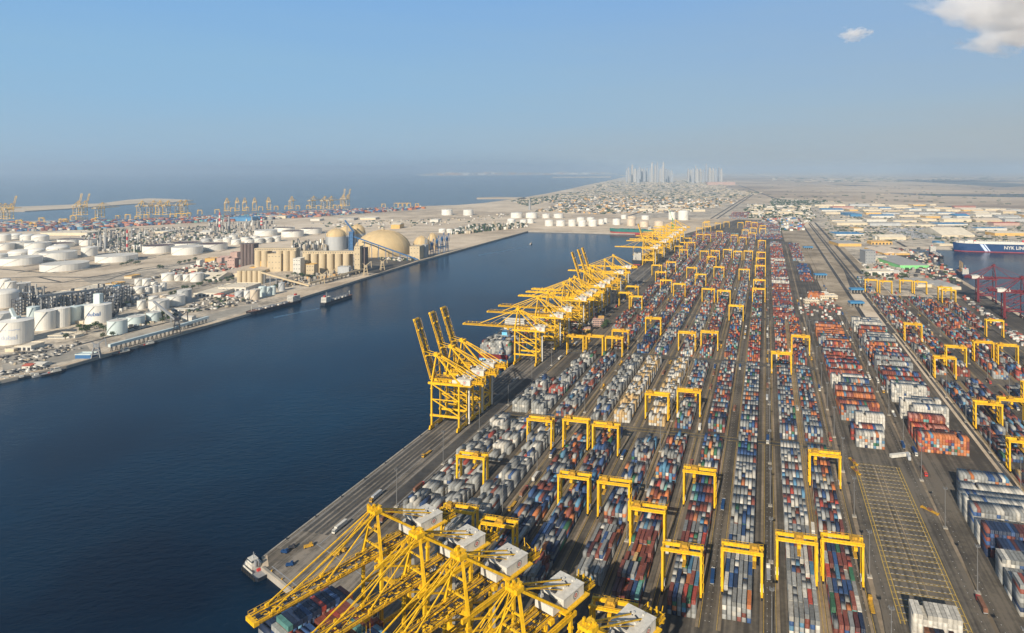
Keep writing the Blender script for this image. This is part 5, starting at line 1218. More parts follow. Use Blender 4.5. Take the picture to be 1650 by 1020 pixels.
def building(x0, x1, yb, hp_, depth, mw, mr, lab, roof='flat', cat='building', name='warehouse', doors=0, yb1=None, group=None, slope=0.12, windows=0, wst=1):
    a, b = P(x0, yb), P(x1, yb1 or yb); w = (b-a).length; h = max(2.5, hp_*a.y/FP); ang = math.atan2(b.y-a.y, b.x-a.x)
    o = thing(name, lab, cat, a, ang, group)
    m_ = MB(); m_.box(0, w, 0, depth, 0, h); link('wall', m_.mesh('wall', mw), o)
    r_ = MB()
    if roof == 'flat':
        r_.box(-0.4, w+0.4, -0.4, depth+0.4, h, h+0.35)
        for (p, q, u, v) in ((-0.4, w+.4, -0.4, 0.1), (-0.4, w+.4, depth-.1, depth+.4), (-.4, .1, 0, depth), (w-.1, w+.4, 0, depth)): r_.box(p, q, u, v, h+0.35, h+1.1)
    elif roof == 'gable':     # ridge along the front
        e = slope*depth; b0 = len(r_.v); r_.v += [(-0.6, -0.6, h), (w+.6, -0.6, h), (w+.6, depth+.6, h), (-0.6, depth+.6, h), (-0.6, depth/2, h+e), (w+.6, depth/2, h+e)]
        r_.f += [(0, 1, 5, 4), (2, 3, 4, 5), (0, 4, 3), (1, 2, 5), (3, 2, 1, 0)]; r_.m += [0]*5
    elif roof == 'multi':     # several ridges running away from the front
        n = max(2, int(w/32)); e = slope*w/n
        for i in range(n):
            xa, xb = w*i/n, w*(i+1)/n; b0 = len(r_.v); r_.v += [(xa, -0.6, h), (xb, -0.6, h), (xb, depth+.6, h), (xa, depth+.6, h), ((xa+xb)/2, -0.6, h+e), ((xa+xb)/2, depth+.6, h+e)]
            r_.f += [(b0, b0+1, b0+4), (b0+1, b0+2, b0+5, b0+4), (b0+2, b0+3, b0+5), (b0+3, b0, b0+4, b0+5), (b0+3, b0+2, b0+1, b0)]; r_.m += [0]*5
    link('roof', r_.mesh('roof', mr), o)
    if doors:
        dm = MB(); dw = min(6, w/doors*0.6); dm.box(-dw/2, dw/2, -0.12, 0.05, 0, min(h*0.7, 6)); dme = dm.mesh('door', DARK)
        for i in range(doors): link('door', dme, o, (w*(i+0.5)/doors, 0, 0))
    if windows:
        wm_ = MB(); wm_.box(-1.2, 1.2, -0.1, 0.05, -0.8, 0.8); wme = wm_.mesh('window', GLASS)
        for s_ in range(wst):
            for i in range(windows): link('window', wme, o, (w*(i+0.5)/windows, 0, h*(s_+0.6)/wst))
    if w > 25 and roof == 'flat':
        u = MB()
        for i in range(4): x = R.uniform(2, w-4); y = R.uniform(2, max(3, depth-4)); u.box(x, x+2.5, y, y+2, h+0.35, h+2)
        link('roof_unit', u.mesh('roof_unit', GREYST), o)
    return o
for args in (
 (431, 452.5, 437.5, 28, 30, TAN, TAN, 'tall plain tan mill tower among the grain silos', 'flat', 'building', 'mill_building', 0, None, None, .1, 4, 3),
 (413.6, 431, 436.5, 15, 28, OCHRE, OCHRE, 'ochre mill block in front of the tan mill tower', 'flat', 'building', 'mill_building'),
 (472, 484, 444, 27, 22, WHT, WHT, 'white stepped mill tower in front of the silos', 'flat', 'building', 'mill_building', 0, None, None, .1, 3, 4), (484, 490, 438, 22, 20, WHT, WHT, 'white annexe behind the stepped mill tower', 'flat', 'building', 'mill_building'),
 (488, 493, 441, 17, 16, OCHRE, TAN, 'narrow ochre block right of the white mill tower', 'flat', 'building', 'mill_building'), (493, 506, 445.5, 19, 20, TAN, OCHRE, 'tan block with ochre top right of the white mill tower', 'flat', 'building', 'mill_building', 0, None, None, .1, 3, 3),
 (402, 413, 437, 6, 20, OCHRE, OCHRE, 'ochre head house of the small silo block', 'flat', 'building', 'mill_building'),
 (571, 580, 440.5, 43, 22, TAN, TAN, 'tall tan elevator tower at the end of the long silo row', 'flat', 'tower', 'elevator_tower', 0, None, None, .1, 2, 5), (580, 588, 439, 39, 22, BROWN, BROWN, 'dark right side of the tan elevator tower, as a brown block', 'flat', 'tower', 'elevator_tower'),  # brown block stands in for the tan tower's dark right side
 (544, 562, 444.5, 14, 16, TANKGR, TANKGR, 'low grey bin block in front of the long silo row', 'flat', 'building', 'bin_house'),
 (660, 676, 418.5, 21, 42, TAN, TAN, 'square tan building between the great dome and the small domes', 'flat', 'building', 'transfer_building', 0, None, None, .1, 3, 3), (676, 686, 415, 19, 30, TANKGR, TANKGR, 'grey building beside the square tan one', 'flat', 'building', 'transfer_building'),
 (349, 357, 424, 8, 14, PINK, PINK, 'low pink mill building on the far side', 'flat'), (366, 378, 431, 14, 20, PINK, PINK, 'pink cube building left of the brown silos', 'flat', 'building', 'warehouse', 0, None, None, .1, 3, 2), (371, 382, 419, 12, 20, PINK, PINK, 'pink block behind the cube one', 'flat'), (352, 368, 420, 5, 30, PINK, PINK, 'long pink shed behind the cube', 'gable'),
 (330, 346, 422, 5, 25, OCHRE, OCHRE, 'ochre shed left of the pink mill', 'flat'), (316, 322, 428, 8, 12, WHT, WHT, 'small white tower left of the ochre shed', 'flat'), (304, 318, 440, 6, 25, CREAM, CREAMR, 'cream building behind the upper tank row', 'flat'),
 (347, 405, 446, 5, 120, CREAM, TANKB, 'large tan-roofed warehouse behind the small silo block', 'multi', 'warehouse', 'warehouse', 5), (318, 352, 452, 4, 70, WHT, CREAMR, 'white-roofed warehouse right of the upper tanks', 'gable', 'warehouse', 'warehouse', 4),
 (312, 352, 478, 5, 110, WHT, CREAMR, 'large cream-roofed warehouse with the red canopy', 'flat', 'warehouse', 'warehouse', 6), (352, 396, 470, 6, 60, WHT, CREAMR, 'white warehouse behind the tanker berth tanks', 'flat', 'warehouse', 'warehouse', 5), (345, 356, 480, 5, 12, WHT, REDR, 'small office with a red parapet', 'flat'), (362, 384, 478, 1.5, 6, REDR, REDR, 'thin red canopy over the loading bay', 'flat', 'canopy', 'canopy'),
 (75, 90, 480, 6, 35, WHT, CREAMR, 'white warehouse behind the silo row, left', 'flat', 'warehouse', 'warehouse', 2), (90, 128, 480, 4, 45, CREAM, GREYR, 'long cream warehouse behind the silo row', 'gable', 'warehouse', 'warehouse', 6), (112, 148, 471, 4, 60, CREAM, CREAMR, 'cream-roofed warehouse near the curved road', 'flat', 'warehouse', 'warehouse'), (132, 178, 474, 3, 50, CREAM, GREYR, 'broad grey-roofed shed near the curved road', 'flat', 'warehouse', 'warehouse'),
 (155, 184, 465, 2.5, 20, WHT, BLUER, 'blue-roofed shelter by the curved road', 'flat', 'warehouse', 'warehouse'), (168, 186, 462, 4, 30, CREAM, OCHRE, 'ochre-roofed shed by the curved road', 'flat'), (200, 212, 449, 3.5, 30, CREAM, OCHRE, 'small ochre building beside the highway', 'flat'),
 (77, 104, 545.5, 4, 22, WHT, CREAMR, 'long low white office in front of the silo row', 'flat', 'building', 'office_building', 0, None, None, .1, 10, 1), (104, 121, 545, 3.5, 16, WHT, CREAMR, 'second low white office in front of the silo row', 'flat', 'building', 'office_building'), (28, 50, 565, 7, 22, WHT, CREAMR, 'white garage with dark openings near the largest silo', 'flat', 'garage', 'garage', 3), (8, 22, 567, 4, 14, CREAM, CREAMR, 'small cream hut near the largest silo', 'flat', 'hut', 'hut'),
 (121, 134, 522, 4, 20, CREAM, CREAMR, 'small building at the foot of the silo row', 'flat'), (35, 48, 594, 4, 14, WHT, REDR, 'white boat shed on the waterside, left', 'gable', 'shed', 'shed'), (50, 68, 592, 4.5, 14, WHT, WHT, 'white boat shed on the waterside, right', 'gable', 'shed', 'shed'), (121, 146, 578, 6, 12, BLUEST, TANKG, 'long pale blue trailer shed on the quay edge', 'flat', 'shed', 'shed'),
 (292, 309, 517, 6, 12, WHT, WHT, 'white tent-roofed shed by the dark unloader', 'gable', 'shed', 'shed'), (277, 312, 501, 2.5, 12, WHT, WHT, 'low white canopy in front of the grey tank', 'gable', 'shed', 'shed'),
 (370, 405, 356.5, 6, 90, BLUER, BLUER, 'large blue-roofed shed at the port edge', 'flat', 'shed', 'shed'), (408, 418, 355, 5, 60, BLUER, BLUER, 'small blue shed at the port edge', 'flat', 'shed', 'shed'), (338, 352, 357, 3, 60, BLUER, WHT, 'white-roofed shed left of the blue one', 'flat', 'shed', 'shed'), (422, 460, 352, 4, 60, CREAM, GREYR, 'grey-roofed port shed beside the blue one', 'flat', 'shed', 'shed'),
 (65, 140, 379.5, 4, 90, CREAM, CREAMR, 'very long pale shed behind the tank farm', 'flat', 'shed', 'shed'), (250, 270, 376, 3, 60, CREAM, WHT, 'white building beyond the refinery, left', 'flat'), (322, 338, 378, 4, 40, WHT, WHT, 'small white gabled building by the refinery', 'gable'), (500, 515, 356, 3, 50, WHT, CREAMR, 'white shed on the open sand, first', 'flat', 'shed', 'shed'), (544, 570, 355, 3, 60, GREYR, GREYR, 'grey shed on the open sand', 'flat', 'shed', 'shed'), (580, 605, 354, 3, 60, CREAM, WHT, 'white-roofed shed on the open sand', 'flat', 'shed', 'shed'),
 (630, 644, 368.5, 6.5, 60, OCHRE, CREAMR, 'lone ochre building beyond the great dome', 'gable', 'building', 'warehouse'), (693, 706, 358, 4, 50, WHT, WHT, 'white shed beyond the small domes', 'flat', 'shed', 'shed'),
 (955, 969, 526, 9, 16, PINK, PINK, 'pinkish yard office behind the cranes', 'flat', 'building', 'office_building', 0, None, None, .1, 4, 3), (964, 973, 525, 12, 14, PINK, OCHRE, 'taller pinkish office block behind the cranes', 'flat', 'building', 'office_building', 0, None, None, .1, 3, 4), (941, 951, 537, 7, 10, OCHRE, PINK, 'small ochre office in front of the pinkish one', 'flat', 'building', 'office_building'),
 (1351, 1388, 397, 4.5, 95, OCHRE, GREYR, 'grey-roofed warehouse with an ochre front by the corridor road', 'flat', 'warehouse', 'warehouse'), (1404, 1438, 394, 4, 40, OCHRE, OCHRE, 'long ochre warehouse above the basin', 'flat', 'warehouse', 'warehouse', 6), (1424, 1466, 411, 3, 150, OCHRE, TANKB, 'tan-roofed transit shed at the basin corner', 'multi', 'warehouse', 'warehouse'),
 (1450, 1497, 433, 5.5, 190, GREENW, GREYR, 'grey-roofed transit shed with a bright green end wall', 'flat', 'warehouse', 'warehouse'), (1518, 1571, 382, 3, 190, CREAM, CREAMR, 'very large pale warehouse above the blue car carrier', 'gable', 'warehouse', 'warehouse'), (1417, 1460, 387, 5, 60, CREAM, CREAMR, 'cream warehouse left of the vehicle park', 'gable', 'warehouse', 'warehouse'), (1410, 1418, 386, 5, 25, WHT, WHT, 'small white building beside the cream warehouse', 'flat'),
 (1394.5, 1411, 425, 20, 40, GREYST, GREYST, 'tall grey mill building in the middle of the port sheds', 'flat', 'building', 'mill_building', 0, None, None, .1, 4, 4), (1410, 1432, 421, 4, 40, CREAM, CREAMR, 'cream shed right of the tall grey building', 'gable', 'warehouse', 'warehouse'), (1398, 1440, 444, 6, 40, WHT, CREAMR, 'white-roofed shed in front of the green-ended one', 'flat', 'warehouse', 'warehouse', 6), (1438, 1452, 444, 5, 30, WHT, WHT, 'short white shed beside the white-roofed one', 'gable', 'warehouse', 'warehouse'),
 (1477, 1510, 463, 5, 75, CREAM, GREYR, 'pale pitched shed near the yellow gantries, left', 'multi', 'warehouse', 'warehouse'), (1512, 1549, 467, 5, 75, CREAM, GREYR, 'pale pitched shed near the yellow gantries, right', 'multi', 'warehouse', 'warehouse'), (1509, 1522, 393, 3, 30, BLUER, BLUER, 'bright blue shed at the far basin quay', 'flat', 'shed', 'shed'), (1514, 1538, 396, 2, 40, CREAM, CREAMR, 'pale quay shed beside the car carrier bow', 'flat', 'shed', 'shed'),
 (1371, 1389, 349, 3.5, 160, BLUER, BLUER, 'blue-roofed factory in the estate', 'flat', 'warehouse', 'warehouse'), (1297, 1320, 489, 4.5, 12, CREAM, CREAMR, 'cream gatehouse in the stack field', 'flat', 'building', 'office_building', 0, None, None, .1, 8, 1), (1322, 1350, 482, 5, 22, CREAM, CREAMR, 'tan customs building beyond the cream gatehouse', 'flat', 'building', 'office_building', 0, None, None, .1, 9, 1), (1326, 1335, 476, 4, 12, WHT, WHT, 'white hut on the customs yard', 'flat', 'hut', 'hut'),
 (1376, 1391, 372, 4, 60, CREAM, OCHRE, 'ochre-roofed shed in the estate', 'flat', 'warehouse', 'warehouse')):
    building(*args)

# domes
def dome(x, w, yb, h_cyl, h_dome, m, lab, ribs=16, mc=None):
    f = P(x, yb); r = w/2*f.y/FP; hc_, hd = h_cyl*f.y/FP, h_dome*f.y/FP; c = f+Vector((f.x/f.y*r, r, 0))
    K = []
    s = MB(); s.lathe([(r, 0), (r, hc_)], 48, capt=False); K.append(('wall', s.mesh('wall', mc or m), []))
    d = MB(); d.lathe([(r*math.cos(a), hc_+hd*math.sin(a)) for a in [i*math.pi/2/12 for i in range(12)]]+[(r*0.03, hc_+hd)], 48)
    rb = MB()
    for k in range(ribs):
        a = 2*math.pi*k/ribs; pts = [((r+0.3)*math.cos(b)*math.cos(a), (r+0.3)*math.cos(b)*math.sin(a), hc_+(hd+0.3)*math.sin(b)) for b in [i*math.pi/2/8 for i in range(9)]]
        for p, q in zip(pts[:-1], pts[1:]): rb.beam(p, q, 0.7, 0.5)
    K.append(('dome_shell', d.mesh('dome_shell', m, True), [('rib', rb.mesh('rib', m))]))
    t = MB(); t.lathe([(r*0.06, hc_+hd-1), (r*0.06, hc_+hd+3)], 12); K.append(('cap', t.mesh('cap', m), []))
    return kit_instance('storage_dome', K, lab, 'dome', c)
dome(617, 90, 415, 6, 34, TAND, 'huge ribbed tan storage dome on the west quay')
dome(541.5, 31, 404, 22, 12, TAND, 'tan domed silo left of the great dome, nearest', 10, TANKGR); dome(559, 27, 398, 19, 14, TAND, 'tan domed silo behind the nearest one', 10, TANKGR); dome(576, 25, 395, 18, 14, TAND, 'tan domed silo behind the blue tower', 10, TANKGR)
dome(679, 26, 405, 8, 15, TAND, 'small tan dome right of the great dome, nearer', 10); dome(696.5, 18, 402, 11, 14, TAND, 'small tan dome right of the great dome, farther', 10)
bt = MB(); p0 = P(566.5, 404)
for a in (-6, 6):
    for b in (-6, 6): bt.beam((a, b, 0), (a, b, 66), 1.8)
K = [('frame', bt.mesh('frame', BLUEST), [])]
for z in (10, 22, 34, 46, 58): K.append(simple('floor_deck', BLUEST, (-7, 7, -7, 7, z, z+2.0)))
K.append(simple('cladding', BLUEST, (-5, 5, -5, 5, 2, 62)))
kit_instance('transfer_tower', K, 'blue steel tower between the domed silos and the great dome', 'tower', p0)

# blue truck-gate canopies
for x0, x1, yb, hp_, lab in ((1295.5, 1310, 402, 4.5, 'blue gate canopy farthest along the corridor'), (1314, 1332, 450, 8.5, 'blue gate canopy beside the far stacks'), (1372, 1392, 472, 7, 'blue gate canopy over the red trucks'), (1371, 1392, 494.5, 8, 'blue gate canopy nearest the camera')):
    a, b = P(x0, yb), P(x1, yb); w = (b-a).length; h = hp_*a.y/FP; o = thing('gate_canopy', lab, 'canopy', a, 0, 'blue truck gate canopies')
    m_ = MB(); m_.box(-1, w+1, -1, 14, h-3.2, h); link('roof', m_.mesh('roof', BLUER), o)
    pm = MB(); pm.box(-0.6, 0.6, 0.5, 12.5, 0, h-3.2); pme = pm.mesh('support_pier', CONC)
    for i in range(5): link('support_pier', pme, o, (0.6+(w-1.2)*i/4, 0, 0))

# ------------------------------------------------------------------ light masts, trucks, yard pieces
mk = []
m_ = MB(); m_.lathe([(0.36, 0.6), (0.16, 31)], 8); mk.append(('pole', m_.mesh('pole', MASTM), []))
m_ = MB(); m_.box(-1.1, 1.1, -1.1, 1.1, 29.6, 29.9)
for x in (-1.1, 1.1):
    for y in (-0.9, 0, 0.9): m_.box(x-0.25, x+0.35, y-0.3, y+0.3, 30, 30.7)
mk.append(('lamp_head', m_.mesh('lamp_head', MASTM), []))
m_ = MB(); m_.box(-1.6, 1.6, -1.6, 1.6, 0, 0.9); mk.append(('footing', m_.mesh('footing', LCONC), []))
MASTL = {66: 'along the lane left of the yellow grid', 130: 'along the lane right of the yellow grid', 3: 'in the wide central lane', -98: 'between the sixth and seventh quay rows', -195: 'between the third and fourth quay rows', -286: 'along the quay road', 206: 'beside the railway', 272: 'inside the east yard'}
for t_, words in MASTL.items():
    n = 0
    for i in range(0, 16):
        s_ = 365+73.5*i
        if t_ == -286 and i < 1: continue
        if t_ in (66, 130) and s_ > 1160: continue
        if t_ == 272 and s_ > 1400: continue
        n += 1
        kit_instance('light_mast', mk, 'grey light mast %s, %s from its near end' % (words, ordn(n)), 'light mast', W(t_, s_), ROW_ROT, 'light masts of the container yard')
def truck_kit(mc, mt, box=None):
    K = [simple('cab', mc, (-1.25, 1.25, 4.6, 6.9, 0.7, 3.3)), simple('trailer', mt, (-1.2, 1.2, -7.2, 5.4, 1.1, 1.5))]
    K.append(simple('window', GLASS, (-1.1, 1.1, 6.88, 6.94, 2.1, 3.0)))
    w = MB()
    for y in (-6, -4.7, 4.9, 6.2):
        for x in (-1.25, 0.85): w.box(x, x+0.4, y-0.5, y+0.5, 0.08, 1.08)
    K.append(('wheel', w.mesh('wheel', TYRE), []))
    if box: K.append(simple('cargo_box', box, (-1.22, 1.22, -7.0, 4.3, 1.55, 4.2)))
    return K
TKS = [(c, truck_kit(m1, m2, mb_)) for c, m1, m2, mb_ in (('white truck with an empty trailer', WHT, GREYST, None), ('yellow terminal tractor with an empty trailer', YEL2, YEL2, None), ('white truck with a pale box', WHT, GREYST, MATS['white_paint']), ('red truck with a rust box', REDD, GREYST, MATS['rust_steel']), ('white truck with a blue box', WHT, GREYST, MATS['hull_blue']), ('yellow tractor with a grey box', YEL2, GREYST, MATS['tank_grey']))]
LANES = [(-284, 'quay road'), (-195.5, 'lane right of the third quay row'), (-130.5, 'lane between fifth and sixth rows'), (-67, 'lane right of the seventh row'), (-34, 'wide lane left of the lone row'), (1.5, 'wide lane right of the lone row'), (34, 'narrow lane in the twin rows'), (62, 'lane left of the yellow grid'), (128, 'lane right of the yellow grid'), (136, 'outer lane by the tall stacks'), (272, 'east yard middle lane'), (236, 'east yard first lane'), (-310, 'quay apron'), (-325, 'seaward quay apron')]
tn = 0
for lt_, ln in LANES:
    ss = sorted(R.uniform(400, 1500) for _ in range(13 if lt_ > -300 else 5)); ss = [a for i, a in enumerate(ss) if i == 0 or a-ss[i-1] > 18]
    for i, s_ in enumerate(ss):
        lab, kit = R.choice(TKS); kit_instance('truck', kit, '%s, %s, %s along' % (lab, ln, ordn(i+1)), 'truck', W(lt_+R.uniform(-.8, .8), s_, 0.12), ROW_ROT+(math.pi if R.random() < .5 else 0)+R.uniform(-.03, .03), 'trucks in the container yard'); tn += 1
# pieces on the yard and apron
for i, (x, y, rz, lab) in enumerate([(1498, 824, 0.55, 'long yellow spreader frame lying right of the slot grid'), (1375, 745, 0.1, 'yellow spreader frame standing at the far left of the slot grid'), (1379, 760, 0.1, 'second yellow spreader frame left of the slot grid')]):
    K = [simple('frame', YEL2, (-1.0, -0.4, -6.5, 6.5, 0.5, 1.3), (0.4, 1.0, -6.5, 6.5, 0.5, 1.3)), simple('end_beam', YEL2, (-1.3, 1.3, -6.9, -6.3, 0.2, 1.5), (-1.3, 1.3, 6.3, 6.9, 0.2, 1.5)), simple('headblock', RUST, (-1.2, 1.2, -1.6, 1.6, 1.3, 2.3))]
    kit_instance('spreader_frame', K, lab, 'spreader', P(x, y), rz)
K = [simple('body', WHT, (-1.6, 1.6, -10, 10, 1.0, 3.8)), simple('axle', TYRE, (-1.5, 1.5, -8, -5, 0.1, 1.0), (-1.5, 1.5, 5, 7, 0.1, 1.0))]
kit_instance('parked_trailer', K, 'long white trailer parked across the far end of the slot grid', 'trailer', P(1450, 737), -1.35)
for i, (n_, d_) in enumerate([(2, 20), (2, 34), (2, 48), (2, 62), (2, 76), (2, 90)]):
    K = []; m_ = MB(); m_.lathe([(0.5, 0), (0.35, 0.5), (0.6, 0.9), (0.5, 1.2)], 10); K.append(('post', m_.mesh('post', YEL2), []))
    kit_instance('mooring_bollard', K, 'yellow mooring bollard on the pier end edge, %s from the corner' % ordn(i+1), 'bollard', E(n_, d_, 0.1), 0, 'bollards on the pier end')
for i, s_ in enumerate(range(380, 1130, 30)):
    m_ = MB(); m_.lathe([(0.5, 0), (0.35, 0.5), (0.6, 0.9), (0.5, 1.2)], 8)
    kit_instance('mooring_bollard', [('post', m_.mesh('post', DARK), [])], 'dark mooring bollard on the main quay edge, %s from the corner' % ordn(i+1), 'bollard', W(-337.9, s_, 0.3), 0, 'bollards on the main quay')
for i, (x, y, w_, m) in enumerate([(497, 882, 3, YEL2), (470, 884, 2.2, DARK), (459, 891, 2.6, HULLBL), (467, 912, 2.4, HULLBL), (540, 895, 3, YEL2), (552, 889, 2.6, YEL2), (586, 846, 3.4, YEL2), (600, 838, 3, DARK)]):
    K = [simple('body', m, (-w_, w_, -1.1, 1.1, 0.6, 1.9)), simple('cab', m, (w_*.2, w_*.8, -1.0, 1.0, 1.9, 3.0)), simple('wheel', TYRE, (-w_*.8, -w_*.5, -1.2, 1.2, 0.1, 0.9), (w_*.5, w_*.8, -1.2, 1.2, 0.1, 0.9))]
    kit_instance('service_vehicle', K, '%s service vehicle on the bare pier end, %s from the corner' % ('yellow' if m is YEL2 else ('dark' if m is DARK else 'blue'), ordn(i+1)), 'vehicle', P(x, y), R.uniform(-.6, .6), 'service vehicles on the pier end')

# ------------------------------------------------------------------ trees
def tree_mesh(h, r, seed, n=170):
    q = random.Random(seed); mb = MB()
    lob = [(q.uniform(-.45, .45)*r, q.uniform(-.45, .45)*r, h*q.uniform(.5, .85), r*q.uniform(.4, .65)) for _ in range(6)]
    for i in range(n):
        lx, ly, lz, lr = q.choice(lob); d = Vector((q.gauss(0, 1), q.gauss(0, 1), q.gauss(0, .8))).normalized()*lr*q.uniform(.6, 1.05)
        c = Vector((lx, ly, lz))+d; s = r*q.uniform(.10, .2); u = Vector((q.gauss(0, 1), q.gauss(0, 1), q.gauss(0, 1))).normalized(); v = u.cross(d).normalized()
        b = len(mb.v); mb.v += [tuple(c-u*s), tuple(c+v*s*.8), tuple(c+u*s), tuple(c-v*s*.8)]; mb.f.append((b, b+1, b+2, b+3)); mb.m.append(0)
    t = MB(); t.beam((0, 0, 0), (0.2, 0.1, h*.45), r*.14, r*.14, 0, r*.08)
    for k in range(3): t.beam((0.1, 0.05, h*.35), (q.uniform(-.4, .4)*r, q.uniform(-.4, .4)*r, h*.7), r*.07)
    return mb.mesh('tree_crown', TREE), t.mesh('tree_trunk', TRUNK)
TR = [tree_mesh(9, 5, i) for i in range(4)]
GR_TREES = [('beside the long row of silos', [(474, 445), (484, 447), (489, 448), (497, 449), (506, 449), (463, 449), (444, 466), (468, 461)]), ('between the warehouses and the small silo block', [(346, 452), (352, 450), (358, 449), (364, 451), (370, 450), (376, 452), (356, 455), (349, 457), (367, 456), (332, 456), (338, 458), (324, 460)]),
 ('around the middle tanks', [(302, 465), (310, 466), (297, 468), (276, 476), (283, 474), (279, 479), (320, 462), (204, 492), (236, 487)]), ('in front of the lettered silo', [(138, 530), (145, 532), (152, 529), (160, 530), (167, 533), (174, 537), (132, 536), (140, 538), (180, 543), (166, 545), (128, 531), (105, 547)]),
 ('beside the pale green tanks', [(262, 519), (268, 516), (274, 518), (262, 512), (281, 513), (287, 520)]), ('in the sand beside the highway', [(196, 429), (204, 427), (211, 425), (218, 427), (224, 425), (258, 434), (262, 433), (298, 424), (305, 423), (290, 427), (315, 421)]),
 ('around the pink yard office', [(975, 528), (971, 530), (948, 539), (978, 524)]), ('beside the white-roofed shed in the estate', [(1391, 441), (1395, 446), (1398, 449), (1452, 446), (1457, 447), (1460, 449), (1448, 449), (1416, 449), (1430, 449)])]
for words, pts in GR_TREES:
    for i, (x, y) in enumerate(pts):
        cr_, tk_ = TR[R.randrange(4)]; sc_ = R.uniform(0.8, 1.35)
        kit_instance('tree', [('crown', cr_, []), ('trunk', tk_, [])], 'bushy dark green tree %s, %s along' % (words, ordn(i+1)), 'tree', P(x, y), R.uniform(0, 6.2), 'trees '+words, (sc_*1.2, sc_*1.2, sc_))

# ------------------------------------------------------------------ refinery and chimneys
def chimney(x, yb, hp_, w, bands, lab):
    p = P(x, yb); h = hp_*p.y/FP; K = []
    n = 6
    for i in range(n if bands else 1):
        m_ = MB(); z0, z1 = (h*i/n, h*(i+1)/n) if bands else (0, h); m_.lathe([(w*(1-.4*z0/h), z0), (w*(1-.4*z1/h), z1)], 10)
        K.append(('shaft_section', m_.mesh('shaft_section', (REDD if i % 2 else WHT) if bands else GREYST), []))
    kit_instance('chimney', K, lab, 'chimney', p)
for a in ((152, 391, 14, 3, 1, 'red and white banded chimney behind the tank farm'), (205, 404, 34, 3.2, 1, 'tall red and white banded mast at the refinery'), (212, 382, 14, 3, 0, 'dark column right of the tall banded mast'), (354, 371, 29, 5, 1, 'red and white banded chimney by the blue shed'), (369, 371, 23, 5, 0, 'plain pale chimney right of the banded one'), (421.5, 366, 16, 6, 1, 'short banded chimney right of the blue shed'), (853.5, 338, 16, 9, 0, 'tall single chimney beyond the basin head'), (162, 404, 26, 3.5, 0, 'dark distillation column in the refinery'), (170, 402, 20, 4, 0, 'pale column in the refinery'), (143, 402, 20, 2.5, 0, 'thin column left in the refinery'), (525, 404, 32, 1.6, 0, 'thin grey mast left of the tan domed silos')):
    chimney(*a)
clut, ccol = [], []
CLC = {'g': (0.30, 0.28, 0.24), 'd': (0.06, 0.06, 0.06), 'w': (0.60, 0.56, 0.48), 'b': (0.40, 0.33, 0.23), 'bl': (0.06, 0.2, 0.4), 'r': (0.3, 0.08, 0.05), 'o': (0.5, 0.3, 0.12), 'n': (0.035, 0.055, 0.025)}
def inpoly(x, y, p):
    c = False; j = len(p)-1
    for i in range(len(p)):
        if (p[i][1] > y) != (p[j][1] > y) and x < (p[j][0]-p[i][0])*(y-p[i][1])/(p[j][1]-p[i][1])+p[i][0]: c = not c
        j = i
    return c
def clutter(poly, n, wr, hr, cols, dest, dcol, rot=ROW_ROT, q=random.Random(3), yw=1.0):
    xs = [p[0] for p in poly]; ys = [p[1] for p in poly]; k = 0; tries = 0
    while k < n and tries < n*20:
        tries += 1
        x, y = q.uniform(min(xs), max(xs)), q.uniform(min(ys), max(ys))
        if not inpoly(x, y, poly): continue
        p = P(x, y); w = q.uniform(*wr); d = q.uniform(*wr)*yw; h = q.uniform(*hr)*(1 if q.random() < .9 else 1.6); c = CLC[q.choice(cols)]; v = q.uniform(.75, 1.2)
        dest.append((p.x, p.y, 0.1, w/2, d/2, h, rot+q.uniform(-.05, .05))); dcol.append([min(.8, a*v) for a in c]); k += 1
def clear_of(poly): return poly
clutter([(128, 372), (330, 366), (460, 372), (450, 376), (350, 388), (300, 392), (235, 398), (228, 408), (160, 408), (130, 392)], 900, (2, 11), (2, 9), ['g', 'd', 'g', 'w', 'b', 'n'], clut, ccol)
clutter([(150, 376), (240, 378), (235, 400), (228, 408), (160, 408)], 60, (1.5, 4), (8, 30), ['g', 'd', 'w'], clut, ccol)
clutter([(330, 360), (440, 358), (450, 374), (340, 376)], 130, (2, 7), (4, 24), ['g', 'd', 'g', 'w'], clut, ccol)
clutter([(22, 478), (200, 470), (260, 462), (200, 500), (180, 512), (60, 512)], 600, (1.5, 7), (1.5, 9), ['g', 'd', 'd', 'd', 'w'], clut, ccol)
clutter([(25, 480), (75, 480), (66, 512), (30, 512)], 26, (1.2, 3), (12, 34), ['d', 'd', 'g'], clut, ccol); clutter([(140, 480), (200, 470), (200, 500), (178, 505)], 26, (1.2, 3), (10, 28), ['g', 'd', 'd'], clut, ccol)
clutter([(180, 470), (300, 430), (350, 420), (400, 430), (345, 440), (260, 445), (220, 475)], 330, (2, 8), (1.5, 5), ['g', 'd', 'w', 'r', 'b'], clut, ccol)
clutter([(205, 535), (300, 505), (415, 488), (410, 478), (330, 480), (300, 495), (200, 520)], 330, (1.5, 6), (1, 3.4), ['g', 'd', 'd', 'w', 'b', 'n'], clut, ccol)
clutter([(5, 592), (70, 582), (140, 560), (130, 550), (60, 560), (0, 575)], 90, (1.2, 5), (1, 2.2), ['g', 'd', 'd', 'w', 'b'], clut, ccol)
clutter([(0, 606), (80, 594), (78, 590), (0, 600)], 70, (1.2, 5), (1, 2.4), ['g', 'd', 'd', 'w'], clut, ccol)
clutter([(400, 470), (470, 462), (510, 452), (560, 444), (585, 440), (585, 434), (500, 446), (440, 460)], 220, (1.5, 7), (1.5, 8), ['g', 'd', 'b', 'o'], clut, ccol)
clutter([(470, 395), (530, 392), (528, 405), (470, 405)], 140, (2, 8), (3, 22), ['g', 'd', 'b', 'w', 'n'], clut, ccol)
clutter([(610, 416), (662, 418), (668, 420), (640, 421)], 60, (3, 8), (2, 5), ['w', 'n', 'b'], clut, ccol)
